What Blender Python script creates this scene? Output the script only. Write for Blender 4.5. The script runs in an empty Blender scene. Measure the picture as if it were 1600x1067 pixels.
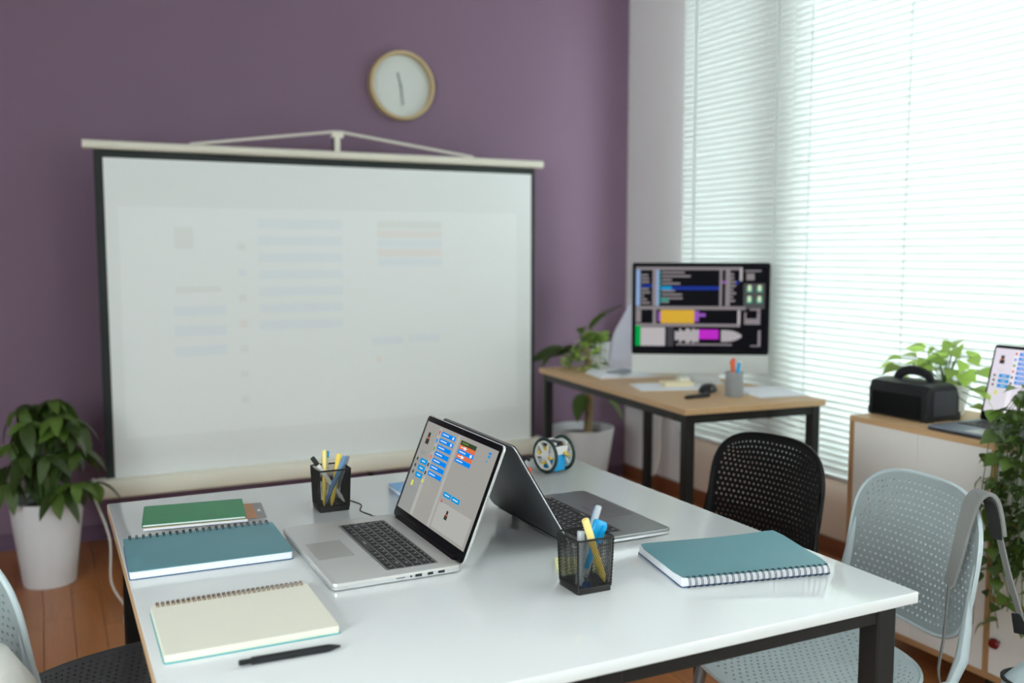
import bpy, math, random
from mathutils import Matrix, Vector, Euler
R = math.radians
PI = math.pi
random.seed(7)
sc = bpy.context.scene
col = sc.collection

# ------------------------------------------------------------------ camera
CAMH = 1.32
F_PX = 1490.0
TILT = math.atan((533.5 - 394.0) / F_PX)
YAW = math.atan(740.0 / math.hypot(F_PX, 139.5))
cam_d = bpy.data.cameras.new('camera')
cam_d.sensor_width = 36.0
cam_d.lens = F_PX / 1600.0 * 36.0
cam_d.dof.use_dof = True
cam_d.dof.focus_distance = 1.85
cam_d.dof.aperture_fstop = 2.6
cam_d.clip_start = 0.05
cam = bpy.data.objects.new('camera', cam_d)
col.objects.link(cam)
cam.location = (0, 0, CAMH)
cam.rotation_euler = (PI / 2 - TILT, 0, -YAW)
sc.camera = cam

# ------------------------------------------------------------------ world, daylight, exposure
world = bpy.data.worlds.new('world')
sc.world = world
world.use_nodes = True
bg = world.node_tree.nodes['Background']
bg.inputs['Color'].default_value = (0.94, 0.98, 1.0, 1)
bg.inputs['Strength'].default_value = 6.0
sc.view_settings.view_transform = 'Standard'
sc.view_settings.look = 'None'
sc.view_settings.gamma = 1.0
sc.view_settings.exposure = 0.33
sc.view_settings.use_curve_mapping = False

def area(name, loc, rot, sx, sy, power, colr):
    l = bpy.data.lights.new(name, 'AREA')
    l.shape = 'RECTANGLE'
    l.size = sx
    l.size_y = sy
    l.energy = power
    l.color = colr
    o = bpy.data.objects.new(name, l)
    col.objects.link(o)
    o.location = loc
    o.rotation_euler = rot
    return o
# daylight through the blinds, plus two lamps added at unseen windows
area('daylight_stand_in', (3.75, 1.80, 1.75), (0, R(90), 0), 2.9, 2.8, 65, (0.96, 1.0, 1.0))
area('daylight_stand_in', (3.45, -1.25, 1.75), (0, R(90), 0), 2.3, 1.2, 30, (0.98, 0.99, 1.0))  # added lamp at the unseen window beside the viewer
area('daylight_stand_in', (-2.98, -0.75, 1.70), (0, R(-90), 0), 1.7, 3.0, 120, (1.0, 0.99, 0.97))  # added lamp at the unseen left window, brightens left-facing surfaces

# ------------------------------------------------------------------ materials
def lin(c):
    c = c / 255.0
    return c / 12.92 if c <= 0.04045 else ((c + 0.055) / 1.055) ** 2.4
def rgb(r, g, b):
    return (lin(r), lin(g), lin(b), 1.0)

MATS = {}
def mat(name, c, rough=0.5, metal=0.0, spec=0.5, emit=None, estr=0.0, var=0.0, vscale=30.0, bump=0.0, bscale=200.0,
        trans=0.0, alpha=1.0, coat=0.0, objvar=0.0):
    if name in MATS:
        return MATS[name]
    m = bpy.data.materials.new(name)
    m.use_nodes = True
    nt = m.node_tree
    p = nt.nodes['Principled BSDF']
    p.inputs['Base Color'].default_value = c
    p.inputs['Roughness'].default_value = rough
    p.inputs['Metallic'].default_value = metal
    p.inputs['Specular IOR Level'].default_value = spec
    p.inputs['Coat Weight'].default_value = coat
    p.inputs['Transmission Weight'].default_value = trans
    p.inputs['Alpha'].default_value = alpha
    if emit:
        p.inputs['Emission Color'].default_value = emit
        p.inputs['Emission Strength'].default_value = estr
    tc = nt.nodes.new('ShaderNodeTexCoord')
    last = None
    if var > 0:
        n = nt.nodes.new('ShaderNodeTexNoise')
        n.inputs['Scale'].default_value = vscale
        n.inputs['Detail'].default_value = 4
        nt.links.new(tc.outputs['Object'], n.inputs['Vector'])
        mx = nt.nodes.new('ShaderNodeMixRGB')
        mx.inputs['Color1'].default_value = tuple(x * (1 - var) for x in c[:3]) + (1,)
        mx.inputs['Color2'].default_value = tuple(min(1, x * (1 + var)) for x in c[:3]) + (1,)
        nt.links.new(n.outputs['Fac'], mx.inputs['Fac'])
        last = mx.outputs['Color']
    if objvar > 0:
        oi = nt.nodes.new('ShaderNodeObjectInfo')
        hs = nt.nodes.new('ShaderNodeHueSaturation')
        mp = nt.nodes.new('ShaderNodeMapRange')
        mp.inputs['To Min'].default_value = 1 - objvar
        mp.inputs['To Max'].default_value = 1 + objvar
        nt.links.new(oi.outputs['Random'], mp.inputs['Value'])
        nt.links.new(mp.outputs['Result'], hs.inputs['Value'])
        if last:
            nt.links.new(last, hs.inputs['Color'])
        else:
            hs.inputs['Color'].default_value = c
        last = hs.outputs['Color']
    if last:
        nt.links.new(last, p.inputs['Base Color'])
    if bump > 0:
        n2 = nt.nodes.new('ShaderNodeTexNoise')
        n2.inputs['Scale'].default_value = bscale
        nt.links.new(tc.outputs['Object'], n2.inputs['Vector'])
        b = nt.nodes.new('ShaderNodeBump')
        b.inputs['Strength'].default_value = bump
        b.inputs['Distance'].default_value = 0.002
        nt.links.new(n2.outputs['Fac'], b.inputs['Height'])
        nt.links.new(b.outputs['Normal'], p.inputs['Normal'])
    MATS[name] = m
    return m

def wood(name, c1, c2, rough=0.4, axis='Y', objvar=0.0, scale=9.0, stretch=14.0):
    if name in MATS:
        return MATS[name]
    m = bpy.data.materials.new(name)
    m.use_nodes = True
    nt = m.node_tree
    p = nt.nodes['Principled BSDF']
    tc = nt.nodes.new('ShaderNodeTexCoord')
    mp = nt.nodes.new('ShaderNodeMapping')
    s = [stretch, stretch, stretch]
    s['XYZ'.index(axis)] = 1.0
    mp.inputs['Scale'].default_value = s
    nt.links.new(tc.outputs['Object'], mp.inputs['Vector'])
    oi = nt.nodes.new('ShaderNodeObjectInfo')
    vm = nt.nodes.new('ShaderNodeVectorMath')
    vm.operation = 'MULTIPLY_ADD'
    cb = nt.nodes.new('ShaderNodeCombineXYZ')
    for k in range(3):
        nt.links.new(oi.outputs['Random'], cb.inputs[k])
    nt.links.new(cb.outputs[0], vm.inputs[0])
    vm.inputs[1].default_value = (37, 91, 53)
    nt.links.new(mp.outputs[0], vm.inputs[2])
    n = nt.nodes.new('ShaderNodeTexNoise')
    n.inputs['Scale'].default_value = scale / 3
    n.inputs['Detail'].default_value = 8
    n.inputs['Roughness'].default_value = 0.65
    nt.links.new(vm.outputs[0], n.inputs['Vector'])
    mx = nt.nodes.new('ShaderNodeMixRGB')
    mx.inputs['Color1'].default_value = c1
    mx.inputs['Color2'].default_value = c2
    nt.links.new(n.outputs['Fac'], mx.inputs['Fac'])
    hs = nt.nodes.new('ShaderNodeHueSaturation')
    mr = nt.nodes.new('ShaderNodeMapRange')
    mr.inputs['To Min'].default_value = 1 - objvar
    mr.inputs['To Max'].default_value = 1 + objvar
    nt.links.new(oi.outputs['Random'], mr.inputs['Value'])
    nt.links.new(mr.outputs['Result'], hs.inputs['Value'])
    nt.links.new(mx.outputs['Color'], hs.inputs['Color'])
    nt.links.new(hs.outputs['Color'], p.inputs['Base Color'])
    p.inputs['Roughness'].default_value = rough
    MATS[name] = m
    return m

def two_shader(name, kind, c1, c2, fac):
    m = bpy.data.materials.new(name)
    m.use_nodes = True
    nt = m.node_tree
    nt.nodes.remove(nt.nodes['Principled BSDF'])
    out = nt.nodes['Material Output']
    a = nt.nodes.new({'slat': 'ShaderNodeBsdfDiffuse', 'glass': 'ShaderNodeBsdfTransparent', 'leaf': 'ShaderNodeBsdfPrincipled'}[kind])
    b = nt.nodes.new({'slat': 'ShaderNodeBsdfTranslucent', 'glass': 'ShaderNodeBsdfGlossy', 'leaf': 'ShaderNodeBsdfTranslucent'}[kind])
    (a.inputs['Base Color'] if kind == 'leaf' else a.inputs['Color']).default_value = c1
    b.inputs['Color'].default_value = c2
    if kind == 'glass':
        b.inputs['Roughness'].default_value = 0.05
    if kind == 'leaf':
        a.inputs['Roughness'].default_value = 0.35
        oi = nt.nodes.new('ShaderNodeObjectInfo')
        mr = nt.nodes.new('ShaderNodeMapRange')
        mr.inputs['To Min'].default_value = 0.6
        mr.inputs['To Max'].default_value = 1.4
        nt.links.new(oi.outputs['Random'], mr.inputs['Value'])
        for sh, c, nm in ((a, c1, 'Base Color'), (b, c2, 'Color')):
            hs = nt.nodes.new('ShaderNodeHueSaturation')
            hs.inputs['Color'].default_value = c
            nt.links.new(mr.outputs['Result'], hs.inputs['Value'])
            nt.links.new(hs.outputs['Color'], sh.inputs[nm])
    mix = nt.nodes.new('ShaderNodeMixShader')
    mix.inputs['Fac'].default_value = fac
    nt.links.new(a.outputs[0], mix.inputs[1])
    nt.links.new(b.outputs[0], mix.inputs[2])
    nt.links.new(mix.outputs[0], out.inputs['Surface'])
    MATS[name] = m
    return m

M_PURPLE = mat('purple paint', (0.205, 0.128, 0.192, 1), 0.75, var=0.03, vscale=3, bump=0.05, bscale=250)
M_WALLW = mat('white paint', (0.84, 0.82, 0.82, 1), 0.8, var=0.02, vscale=3)
M_BEIGE = mat('beige paint', (0.80, 0.66, 0.55, 1), 0.8, var=0.03, vscale=3)
M_CEIL = mat('ceiling paint', (0.72, 0.72, 0.72, 1), 0.9, var=0.02)
M_ROOM = mat('far wall paint', (0.72, 0.71, 0.69, 1), 0.9, var=0.02)
M_PLANK = wood('floor plank', (0.26, 0.075, 0.018, 1), (0.50, 0.20, 0.068, 1), 0.32, 'Y', 0.16)
M_SUBFLOOR = mat('dark sub floor', (0.05, 0.025, 0.012, 1), 0.8, var=0.2)
M_BASEB = wood('baseboard wood', (0.16, 0.05, 0.02, 1), (0.26, 0.09, 0.035, 1), 0.35, 'Y')
M_TABLE = mat('white laminate', (0.75, 0.77, 0.78, 1), 0.10, var=0.01, vscale=4)
M_BLACKM = mat('black powder coat', (0.014, 0.0135, 0.013, 1), 0.45, spec=0.3, var=0.1)
M_SLAT = two_shader('blind slat', 'slat', (0.80, 0.835, 0.82, 1), (0.81, 0.865, 0.85, 1), 0.125)
M_GLASS = two_shader('window glass', 'glass', (0.93, 0.97, 0.96, 1), (1, 1, 1, 1), 0.06)
M_WFRAME = mat('white window frame', (0.72, 0.74, 0.74, 1), 0.4, var=0.02)
M_OAK = wood('oak', (0.50, 0.31, 0.15, 1), (0.66, 0.44, 0.25, 1), 0.45, 'Y')
M_OAKEDGE = wood('oak edge', (0.36, 0.19, 0.085, 1), (0.50, 0.29, 0.14, 1), 0.45, 'Y')
M_CABW = mat('cabinet white', (0.80, 0.79, 0.765, 1), 0.5, var=0.01)
M_SCREEN = mat('matte screen fabric', (0.80, 0.83, 0.83, 1), 0.9, var=0.01, vscale=2)
M_SCRBLK = mat('screen black border', (0.012, 0.018, 0.018, 1), 0.7, var=0.1)
M_CREAM = mat('cream enamel', (0.78, 0.75, 0.64, 1), 0.4, var=0.02)
M_CORD = mat('white cord', (0.7, 0.66, 0.6, 1), 0.6, var=0.02)
M_SILVER = mat('silver aluminium', (0.60, 0.60, 0.59, 1), 0.38, 0.4, var=0.02, vscale=300)
M_SILVERE = mat('polished silver edge', (0.75, 0.77, 0.79, 1), 0.25, 0.8, var=0.02)
M_GREYAL = mat('space grey aluminium', (0.065, 0.070, 0.078, 1), 0.42, 0.5, var=0.03, vscale=300)
M_GREYDK = mat('grey aluminium deck', (0.21, 0.215, 0.215, 1), 0.36, 0.6, var=0.03, vscale=300)
M_KEY = mat('black key', (0.012, 0.012, 0.013, 1), 0.45, var=0.1)
M_KEYW = mat('key legend', (0.6, 0.6, 0.6, 1), 0.6, var=0.02)
M_BEZEL = mat('black bezel', (0.006, 0.006, 0.007, 1), 0.2, spec=0.1, var=0.1)
M_PAD = mat('trackpad', (0.46, 0.46, 0.445, 1), 0.35, 0.4, var=0.02)
M_RUBBER = mat('black rubber', (0.012, 0.012, 0.012, 1), 0.6, var=0.1)
M_TEAL = mat('teal notebook cover', (0.085, 0.25, 0.29, 1), 0.36, var=0.05, vscale=15)
M_TEAL2 = mat('turquoise notebook cover', (0.0, 0.36, 0.40, 1), 0.4, var=0.04)
M_PAPER = mat('white paper', (0.80, 0.81, 0.86, 1), 0.85, var=0.02)
M_PAPERC = mat('cream paper', (0.78, 0.76, 0.66, 1), 0.85, var=0.015)
M_WIREB = mat('black wire', (0.02, 0.025, 0.04, 1), 0.35, 0.5, var=0.05)
M_WIREG = mat('bronze wire', (0.30, 0.17, 0.08, 1), 0.35, 0.8, var=0.05)
M_GREENC = mat('green notebook cover', (0.02, 0.22, 0.085, 1), 0.4, var=0.05)
M_BLUEC = mat('light blue cover', (0.16, 0.38, 0.66, 1), 0.4, var=0.03)
M_GREYC = mat('grey card', (0.30, 0.29, 0.29, 1), 0.5, var=0.05)
M_ORANGEC = mat('orange print', (0.60, 0.30, 0.16, 1), 0.5, var=0.05)
M_YELLOW = mat('yellow plastic', (0.84, 0.60, 0.10, 1), 0.35, var=0.03)
M_YELLOWL = mat('pale yellow plastic', (0.86, 0.70, 0.26, 1), 0.35, var=0.03)
M_STICKY = mat('yellow note paper', (0.80, 0.78, 0.40, 1), 0.8, var=0.03)
M_CYAN = mat('cyan plastic', (0.0, 0.36, 0.76, 1), 0.3, var=0.03)
M_BLUEP = mat('steel blue plastic', (0.13, 0.26, 0.46, 1), 0.35, var=0.03)
M_CLEAR = mat('frosted plastic', (0.52, 0.56, 0.60, 1), 0.25, var=0.02, alpha=0.75)
M_GREYP = mat('grey plastic', (0.28, 0.30, 0.32, 1), 0.4, var=0.03)
M_DARKP = mat('dark plastic', (0.012, 0.013, 0.015, 1), 0.45, spec=0.35, var=0.05)
M_WHITEP = mat('white plastic', (0.78, 0.78, 0.76, 1), 0.35, var=0.02)
M_ORANGE = mat('orange plastic', (0.85, 0.13, 0.03, 1), 0.4, var=0.03)
M_RED = mat('red plastic', (0.75, 0.05, 0.06, 1), 0.4, var=0.03)
M_REDK = mat('red glass knob', (0.16, 0.01, 0.01, 1), 0.12, var=0.1)
M_GREENK = mat('green glass knob', (0.03, 0.08, 0.02, 1), 0.12, var=0.1)
M_CHAIRG = mat('grey blue plastic', (0.30, 0.35, 0.36, 1), 0.42, var=0.02)
M_CHAIRL = mat('pale grey blue plastic', (0.46, 0.54, 0.57, 1), 0.36, var=0.02)
M_CHAIRD = mat('dark grey seat plastic', (0.085, 0.09, 0.095, 1), 0.42, var=0.02)
M_CHAIRB = mat('black chair plastic', (0.007, 0.007, 0.0075, 1), 0.42, spec=0.22, var=0.05)
M_LEG = mat('grey steel tube', (0.16, 0.17, 0.18, 1), 0.4, 0.4, var=0.03)
M_STRAP = mat('grey webbing', (0.20, 0.205, 0.20, 1), 0.85, var=0.06, vscale=200, bump=0.3, bscale=600)
M_STRAPIN = mat('black padded lining', (0.012, 0.012, 0.012, 1), 0.9, var=0.1)
M_BAG = mat('pale blue grey fabric', (0.42, 0.50, 0.53, 1), 0.9, var=0.05, vscale=40, bump=0.3, bscale=500)
M_WHITEF = mat('white fabric', (0.66, 0.66, 0.63, 1), 0.9, var=0.04, bump=0.3, bscale=500)
M_LAV = mat('pale lavender fabric', (0.62, 0.61, 0.72, 1), 0.9, var=0.04, bump=0.3, bscale=300)
M_POT = mat('white ceramic', (0.74, 0.75, 0.78, 1), 0.35, var=0.015)
M_SOIL = mat('potting soil', (0.03, 0.02, 0.014, 1), 0.95, var=0.4, vscale=60)
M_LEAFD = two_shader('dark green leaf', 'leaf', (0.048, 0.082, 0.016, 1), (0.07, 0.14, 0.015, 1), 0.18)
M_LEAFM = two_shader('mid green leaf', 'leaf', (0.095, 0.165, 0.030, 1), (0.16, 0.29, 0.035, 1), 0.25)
M_LEAFL = two_shader('pale green leaf', 'leaf', (0.34, 0.50, 0.10, 1), (0.62, 0.85, 0.22, 1), 0.6)
M_STEM = mat('green stem', (0.09, 0.17, 0.04, 1), 0.6, var=0.1)
M_TRUNK = mat('tan ringed trunk', (0.30, 0.20, 0.10, 1), 0.8, var=0.5, vscale=25)
M_CLOCKRIM = wood('pale wood rim', (0.46, 0.33, 0.16, 1), (0.60, 0.46, 0.26, 1), 0.5, 'X')
M_CLOCKF = mat('clock face', (0.62, 0.65, 0.62, 1), 0.5, var=0.01)
M_HAND = mat('grey clock hand', (0.30, 0.33, 0.32, 1), 0.5, var=0.02)
M_BUILD = mat('grey render', (0.22, 0.22, 0.21, 1), 0.9, var=0.1, vscale=2)

def screen_mat(name, c, e=1.0, rough=0.12):
    return mat(name, (c[0] * 0.03, c[1] * 0.03, c[2] * 0.03, 1), rough, spec=0.06, emit=c, estr=e)

# ------------------------------------------------------------------ mesh builder
def rrect(w, d, r, n=5, cx=0.0, cy=0.0):
    pts = []
    r = min(r, w / 2 - 1e-6, d / 2 - 1e-6)
    for qx, qy, a0 in ((1, 1, 0), (-1, 1, 90), (-1, -1, 180), (1, -1, 270)):
        ox, oy = qx * (w / 2 - r), qy * (d / 2 - r)
        for k in range(n + 1):
            a = R(a0 + 90.0 * k / n)
            pts.append((cx + ox + r * math.cos(a), cy + oy + r * math.sin(a)))
    return pts

class MB:
    def __init__(self, M=None):
        self.v, self.f, self.mi = [], [], []
        self.M = M or Matrix.Identity(4)
        self.cur = 0
    def add(self, vs, fs, M=None):
        b = len(self.v)
        T = self.M @ M if M is not None else self.M
        self.v += [tuple(T @ Vector(p)) for p in vs]
        self.f += [tuple(i + b for i in f) for f in fs]
        self.mi += [self.cur] * len(fs)
        return self
    def box(self, c, s, M=None):
        x, y, z = c
        a, b, d = s[0] / 2, s[1] / 2, s[2] / 2
        vs = [(x + i * a, y + j * b, z + k * d) for k in (-1, 1) for j in (-1, 1) for i in (-1, 1)]
        fs = [(0, 2, 3, 1), (4, 5, 7, 6), (0, 1, 5, 4), (2, 6, 7, 3), (0, 4, 6, 2), (1, 3, 7, 5)]
        return self.add(vs, fs, M)
    def box2(self, lo, hi, M=None):
        return self.box([(lo[i] + hi[i]) / 2 for i in range(3)], [hi[i] - lo[i] for i in range(3)], M)
    def loft(self, loops, cap=True, M=None, closed=False):
        n = len(loops[0])
        vs = [p for l in loops for p in l]
        fs = []
        m = len(loops)
        for k in range(m if closed else m - 1):
            k2 = (k + 1) % m
            for i in range(n):
                j = (i + 1) % n
                fs.append((k * n + i, k * n + j, k2 * n + j, k2 * n + i))
        if cap and not closed:
            fs.append(tuple(reversed(range(n))))
            fs.append(tuple(range((m - 1) * n, m * n)))
        return self.add(vs, fs, M)
    def slab(self, w, d, r, z0, z1, bev=0.0, n=5, cx=0, cy=0, M=None):
        if bev <= 0:
            lv = [(0, z0), (0, z1)]
        else:
            lv = [(bev, z0), (bev * .3, z0 + bev * .3), (0, z0 + bev), (0, z1 - bev), (bev * .3, z1 - bev * .3), (bev, z1)]
        loops = [[(x, y, z) for x, y in rrect(w - 2 * i, d - 2 * i, max(r - i, 1e-4), n, cx, cy)] for i, z in lv]
        return self.loft(loops, True, M)
    def prism(self, poly, z0, z1, M=None):
        return self.loft([[(x, y, z0) for x, y in poly], [(x, y, z1) for x, y in poly]], True, M)
    def tube(self, pts, r, n=8, closed=False, M=None, flat=None, up=None):
        pts = [Vector(p) for p in pts]
        m = len(pts)
        rs = r if isinstance(r, (list, tuple)) else [r] * m
        loops = []
        prev = None
        for i, p in enumerate(pts):
            if closed:
                t = pts[(i + 1) % m] - pts[i - 1]
            else:
                t = pts[min(i + 1, m - 1)] - pts[max(i - 1, 0)]
            if t.length < 1e-9:
                t = Vector((0, 0, 1))
            t.normalize()
            if prev is None:
                u = Vector(up) if up else (Vector((0, 0, 1)) if abs(t.z) < 0.9 else Vector((1, 0, 0)))
            else:
                u = prev
            u = (u - t * u.dot(t))
            if u.length < 1e-6:
                u = t.orthogonal()
            u.normalize()
            prev = u
            w = t.cross(u)
            fl = flat if flat else 1.0
            loops.append([tuple(p + (u * math.cos(2 * PI * k / n) + w * (math.sin(2 * PI * k / n) * fl)) * rs[i]) for k in range(n)])
        return self.loft(loops, True, M, closed)
    def cyl(self, a, b, r, n=16, r2=None, M=None):
        return self.tube([a, b], [r, r if r2 is None else r2], n, M=M)
    def lathe(self, prof, n=24, M=None, close=False):
        loops = [[(r * math.cos(2 * PI * k / n), r * math.sin(2 * PI * k / n), z) for k in range(n)] for r, z in prof]
        return self.loft(loops, not close, M, close)
    def rect(self, x0, x1, y0, y1, z, M=None):
        return self.add([(x0, y0, z), (x1, y0, z), (x1, y1, z), (x0, y1, z)], [(0, 1, 2, 3)], M)
    def torus(self, R0, r, n=32, m=8, M=None):
        loops = [[((R0 + r * math.cos(2 * PI * j / m)) * math.cos(2 * PI * i / n), (R0 + r * math.cos(2 * PI * j / m)) * math.sin(2 * PI * i / n), r * math.sin(2 * PI * j / m)) for j in range(m)] for i in range(n)]
        return self.loft(loops, False, M, True)
    def mesh(self, name, mats, smooth=35):
        me = bpy.data.meshes.new(name)
        me.from_pydata(self.v, [], self.f)
        if not isinstance(mats, (list, tuple)):
            mats = [mats]
        for m in mats:
            me.materials.append(m)
        if len(mats) > 1:
            me.polygons.foreach_set('material_index', self.mi)
        if smooth:
            me.polygons.foreach_set('use_smooth', [True] * len(me.polygons))
            me.update()
            try:
                me.set_sharp_from_angle(angle=R(smooth))
            except Exception:
                pass
        me.update()
        return me

def link(name, me, parent=None, M=None):
    o = bpy.data.objects.new(name, me)
    col.objects.link(o)
    if parent:
        o.parent = parent
    if M is not None:
        o.matrix_local = M
    return o
def part(name, mb, m, parent=None, smooth=35, label=None, kind=None):
    o = link(name, mb.mesh(name, m, smooth), parent)
    if label:
        o['label'] = label
    if kind:
        o['kind'] = kind
    return o
def thing(name, label, cat, loc=(0, 0, 0), rz=0.0, group=None):
    o = bpy.data.objects.new(name, None)
    o.empty_display_size = 0.05
    col.objects.link(o)
    o.location = loc
    o.rotation_euler = (0, 0, rz)
    return tag(o, label, cat, group)
def tag(o, label, cat, group=None):
    o['label'] = label
    o['category'] = cat
    if group:
        o['group'] = group
    return o
def struct(name, mb, m, smooth=0, label=None):
    o = part(name, mb, m, None, smooth)
    o['kind'] = 'structure'
    o['label'] = label or name.replace('_', ' ')
    return o
def T(x, y, z):
    return Matrix.Translation((x, y, z))
def RX(a):
    return Matrix.Rotation(a, 4, 'X')
def RY(a):
    return Matrix.Rotation(a, 4, 'Y')
def RZ(a):
    return Matrix.Rotation(a, 4, 'Z')

# ------------------------------------------------------------------ room
WX, WY = 3.07, 4.70           # window wall plane, purple wall plane
LX, BY, CZ = -2.6, -2.4, 2.95
fl = struct('floor', MB().box2((LX, BY, -0.06), (WX + .12, WY + .12, -0.014)), M_SUBFLOOR, label='brown wooden plank floor of the office')
pw = 0.098
plank_meshes = {}
x = -0.92
row = 0
rr = random.Random(3)
while x < WX - 0.01:
    y = 0.9 - rr.random() * 0.8
    while y < WY:
        L = rr.choice((0.72, 0.9, 1.08))
        y1 = min(y + L, WY - 0.002)
        if y1 - y > 0.06:
            w = min(pw, WX - x - 0.002)
            key = (round(w, 3), round(y1 - y, 2))
            if key not in plank_meshes:
                plank_meshes[key] = MB().slab(w - .0014, y1 - y - .0014, .002, -0.014, 0.0, .0012, 2).mesh('plank', M_PLANK, 0)
            o = link('plank', plank_meshes[key], fl)
            o.location = (x + w / 2, (y + y1) / 2, -0.0005 * rr.random())
        y += L
    x += pw
    row += 1
struct('wall_back', MB().box2((LX, WY, 0), (WX + .12, WY + .12, CZ)), M_PURPLE, label='deep purple painted wall behind the projection screen')
struct('wall_front', MB().box2((LX, BY - .12, 0), (WX + .12, BY, CZ)), M_ROOM, label='plain wall behind the viewer')
wl_ = MB()
wl_.box2((LX - .12, BY, 0), (LX, WY + .12, .85))
wl_.box2((LX - .12, BY, 2.55), (LX, WY + .12, CZ))
wl_.box2((LX - .12, BY, .85), (LX, -2.2, 2.55))
wl_.box2((LX - .12, .7, .85), (LX, WY + .12, 2.55))
struct('wall_left', wl_, M_PURPLE, label='plain wall on the left of the room')
w4 = bpy.data.objects.new('added_window_left', None)  # unseen window, added to let in light from the left
col.objects.link(w4)
w4['kind'] = 'structure'
w4['label'] = 'added unseen window in the left wall for side light'
f4 = MB()
for ya in (-2.2, -.775, .65):
    f4.box2((LX - .08, ya, .85), (LX - .03, ya + .05, 2.55))
f4.box2((LX - .08, -2.15, .85), (LX - .03, .65, .90))
f4.box2((LX - .08, -2.15, 2.50), (LX - .03, .65, 2.55))
part('window_frame', f4, mat('white frame paint', (0.72, 0.74, 0.74, 1), 0.4, var=0.02), w4, 0)
for ya, yb in ((-2.15, -.775), (-.725, .65)):
    part('pane', MB().box2((LX - .058, ya, .90), (LX - .052, yb, 2.50)), M_GLASS, w4, 0)
struct('ceiling', MB().box2((LX - .12, BY - .12, CZ), (WX + .12, WY + .12, CZ + .1)), M_CEIL, label='white ceiling')
# window wall: white pier by the corner, beige wall below the windows, lintel above
wr = MB()
wr.box2((WX, 4.13, 0), (WX + .14, WY, CZ))
wr.box2((WX, BY, 2.72), (WX + .14, 4.13, CZ))
wr.box2((WX, 3.20, .40), (WX + .14, 3.42, 2.72))
wr.box2((WX, -.68, .40), (WX + .14, .60, 2.72))
wr.box2((WX, BY, .40), (WX + .14, -1.85, 2.72))
wr_o = struct('wall_right', wr, M_WALLW, label='pale wall around the tall windows')
struct('wall_below_windows', MB().box2((WX, BY, 0), (WX + .14, 4.13, .40)), M_BEIGE, label='beige wall strip below the window blinds')
struct('baseboard_right', MB().box2((WX - .016, BY, 0), (WX, WY, .075)), M_BASEB, label='reddish wooden baseboard under the windows')
struct('baseboard_back', MB().box2((LX, WY - .012, 0), (WX - .016, WY, .07)), mat('purple baseboard', (0.13, 0.075, 0.13, 1), 0.5, var=0.03), label='purple painted baseboard')
def window(name, y0, y1, mull, label):
    w = bpy.data.objects.new(name, None)
    col.objects.link(w)
    w['kind'] = 'structure'
    w['label'] = label
    f = MB()
    xa, xb = WX + .04, WX + .10
    for a, b in ((y0, y0 + .05), (y1 - .05, y1)):
        f.box2((xa, a, .40), (xb, b, 2.72))
    f.box2((xa, y0 + .05, .40), (xb, y1 - .05, .45))
    f.box2((xa, y0 + .05, 2.67), (xb, y1 - .05, 2.72))
    for q in mull:
        f.box2((xa, q - .025, .45), (xb, q + .025, 2.67))
    part('window_frame', f, M_WFRAME, w, 0)
    e = [y0 + .05] + sum([[q - .025, q + .025] for q in mull], []) + [y1 - .05]
    for k in range(0, len(e), 2):
        part('pane', MB().box2((WX + .066, e[k], .45), (WX + .074, e[k + 1], 2.67)), M_GLASS, w, 0)
    part('window_sill', MB().box2((WX - .03, y0 - .02, .355), (WX + .04, y1 + .02, .40)), M_WFRAME, w, 0)
    return w
window('window_1', 3.42, 4.13, [], 'narrow window behind the left blind')
window('window_2', .60, 3.20, [1.9], 'wide window behind the large blind')
window('added_window_right', -1.85, -.68, [], 'added unseen window beside the viewer for more daylight')  # unseen window, added for extra daylight from the right

# venetian blinds, every slat its own piece
def blind(name, x, y0, y1, z0, z1, label, tilt):
    b = thing(name, label, 'blind', (x, (y0 + y1) / 2, z0))
    L = y1 - y0
    pitch = .0280
    hw = .0185
    arc = MB()
    pts = []
    n = 5
    for k in range(n):
        s = -1 + 2 * k / (n - 1)
        pts.append((s * hw, .0028 * (1 - s * s)))
    vs = [(px, yy, pz) for yy in (-L / 2, L / 2) for px, pz in pts]
    fs = [(k, k + 1, n + k + 1, n + k) for k in range(n - 1)]
    arc.add(vs, fs, RY(tilt))
    me = arc.mesh('slat', M_SLAT, 60)
    H = z1 - z0
    k = 0
    zz = .035
    while zz < H - .04:
        o = link('slat', me, b)
        o.location = (0, 0, zz)
        zz += pitch
    part('bottom_rail', MB().slab(.028, L, .006, 0, .016, .002), M_WFRAME, b)
    part('head_rail', MB().box((0, 0, H - .015), (.04, L, .04)), M_WFRAME, b)
    nc = 2 if L < 1 else 5
    wl = .006 if L < 1 else .003
    for k in range(nc):
        yy = -L / 2 + .11 + (L - .22) * k / (nc - 1)
        for sx in (-.0095, .0095):
            part('ladder_cord', MB().add([(sx, yy - wl, .02), (sx, yy + wl, .02), (sx, yy + wl, H - .02), (sx, yy - wl, H - .02)], [(0, 1, 2, 3)]), M_SLAT, b, 0)
    return b
blind('window_blind', 2.985, 3.245, 4.06, .372, 2.70, 'narrow white venetian blind beside the purple wall corner', R(70))
blind('window_blind', 2.955, .95, 3.225, .372, 2.70, 'wide bright white venetian blind above the cabinet and desk', R(70))
# neighbouring house wall outside the narrow window
ob = thing('building', 'grey building wall seen dimly through the narrow blind', 'building', (4.6, 4.9, -1.0))
part('wall', MB().box2((0, -1.05, 0), (2.0, 3.5, 5.0)), M_BUILD, ob, 0)
part('roof', MB().box2((-.15, -1.2, 5.0), (2.1, 3.6, 5.15)), M_BUILD, ob, 0)

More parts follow.
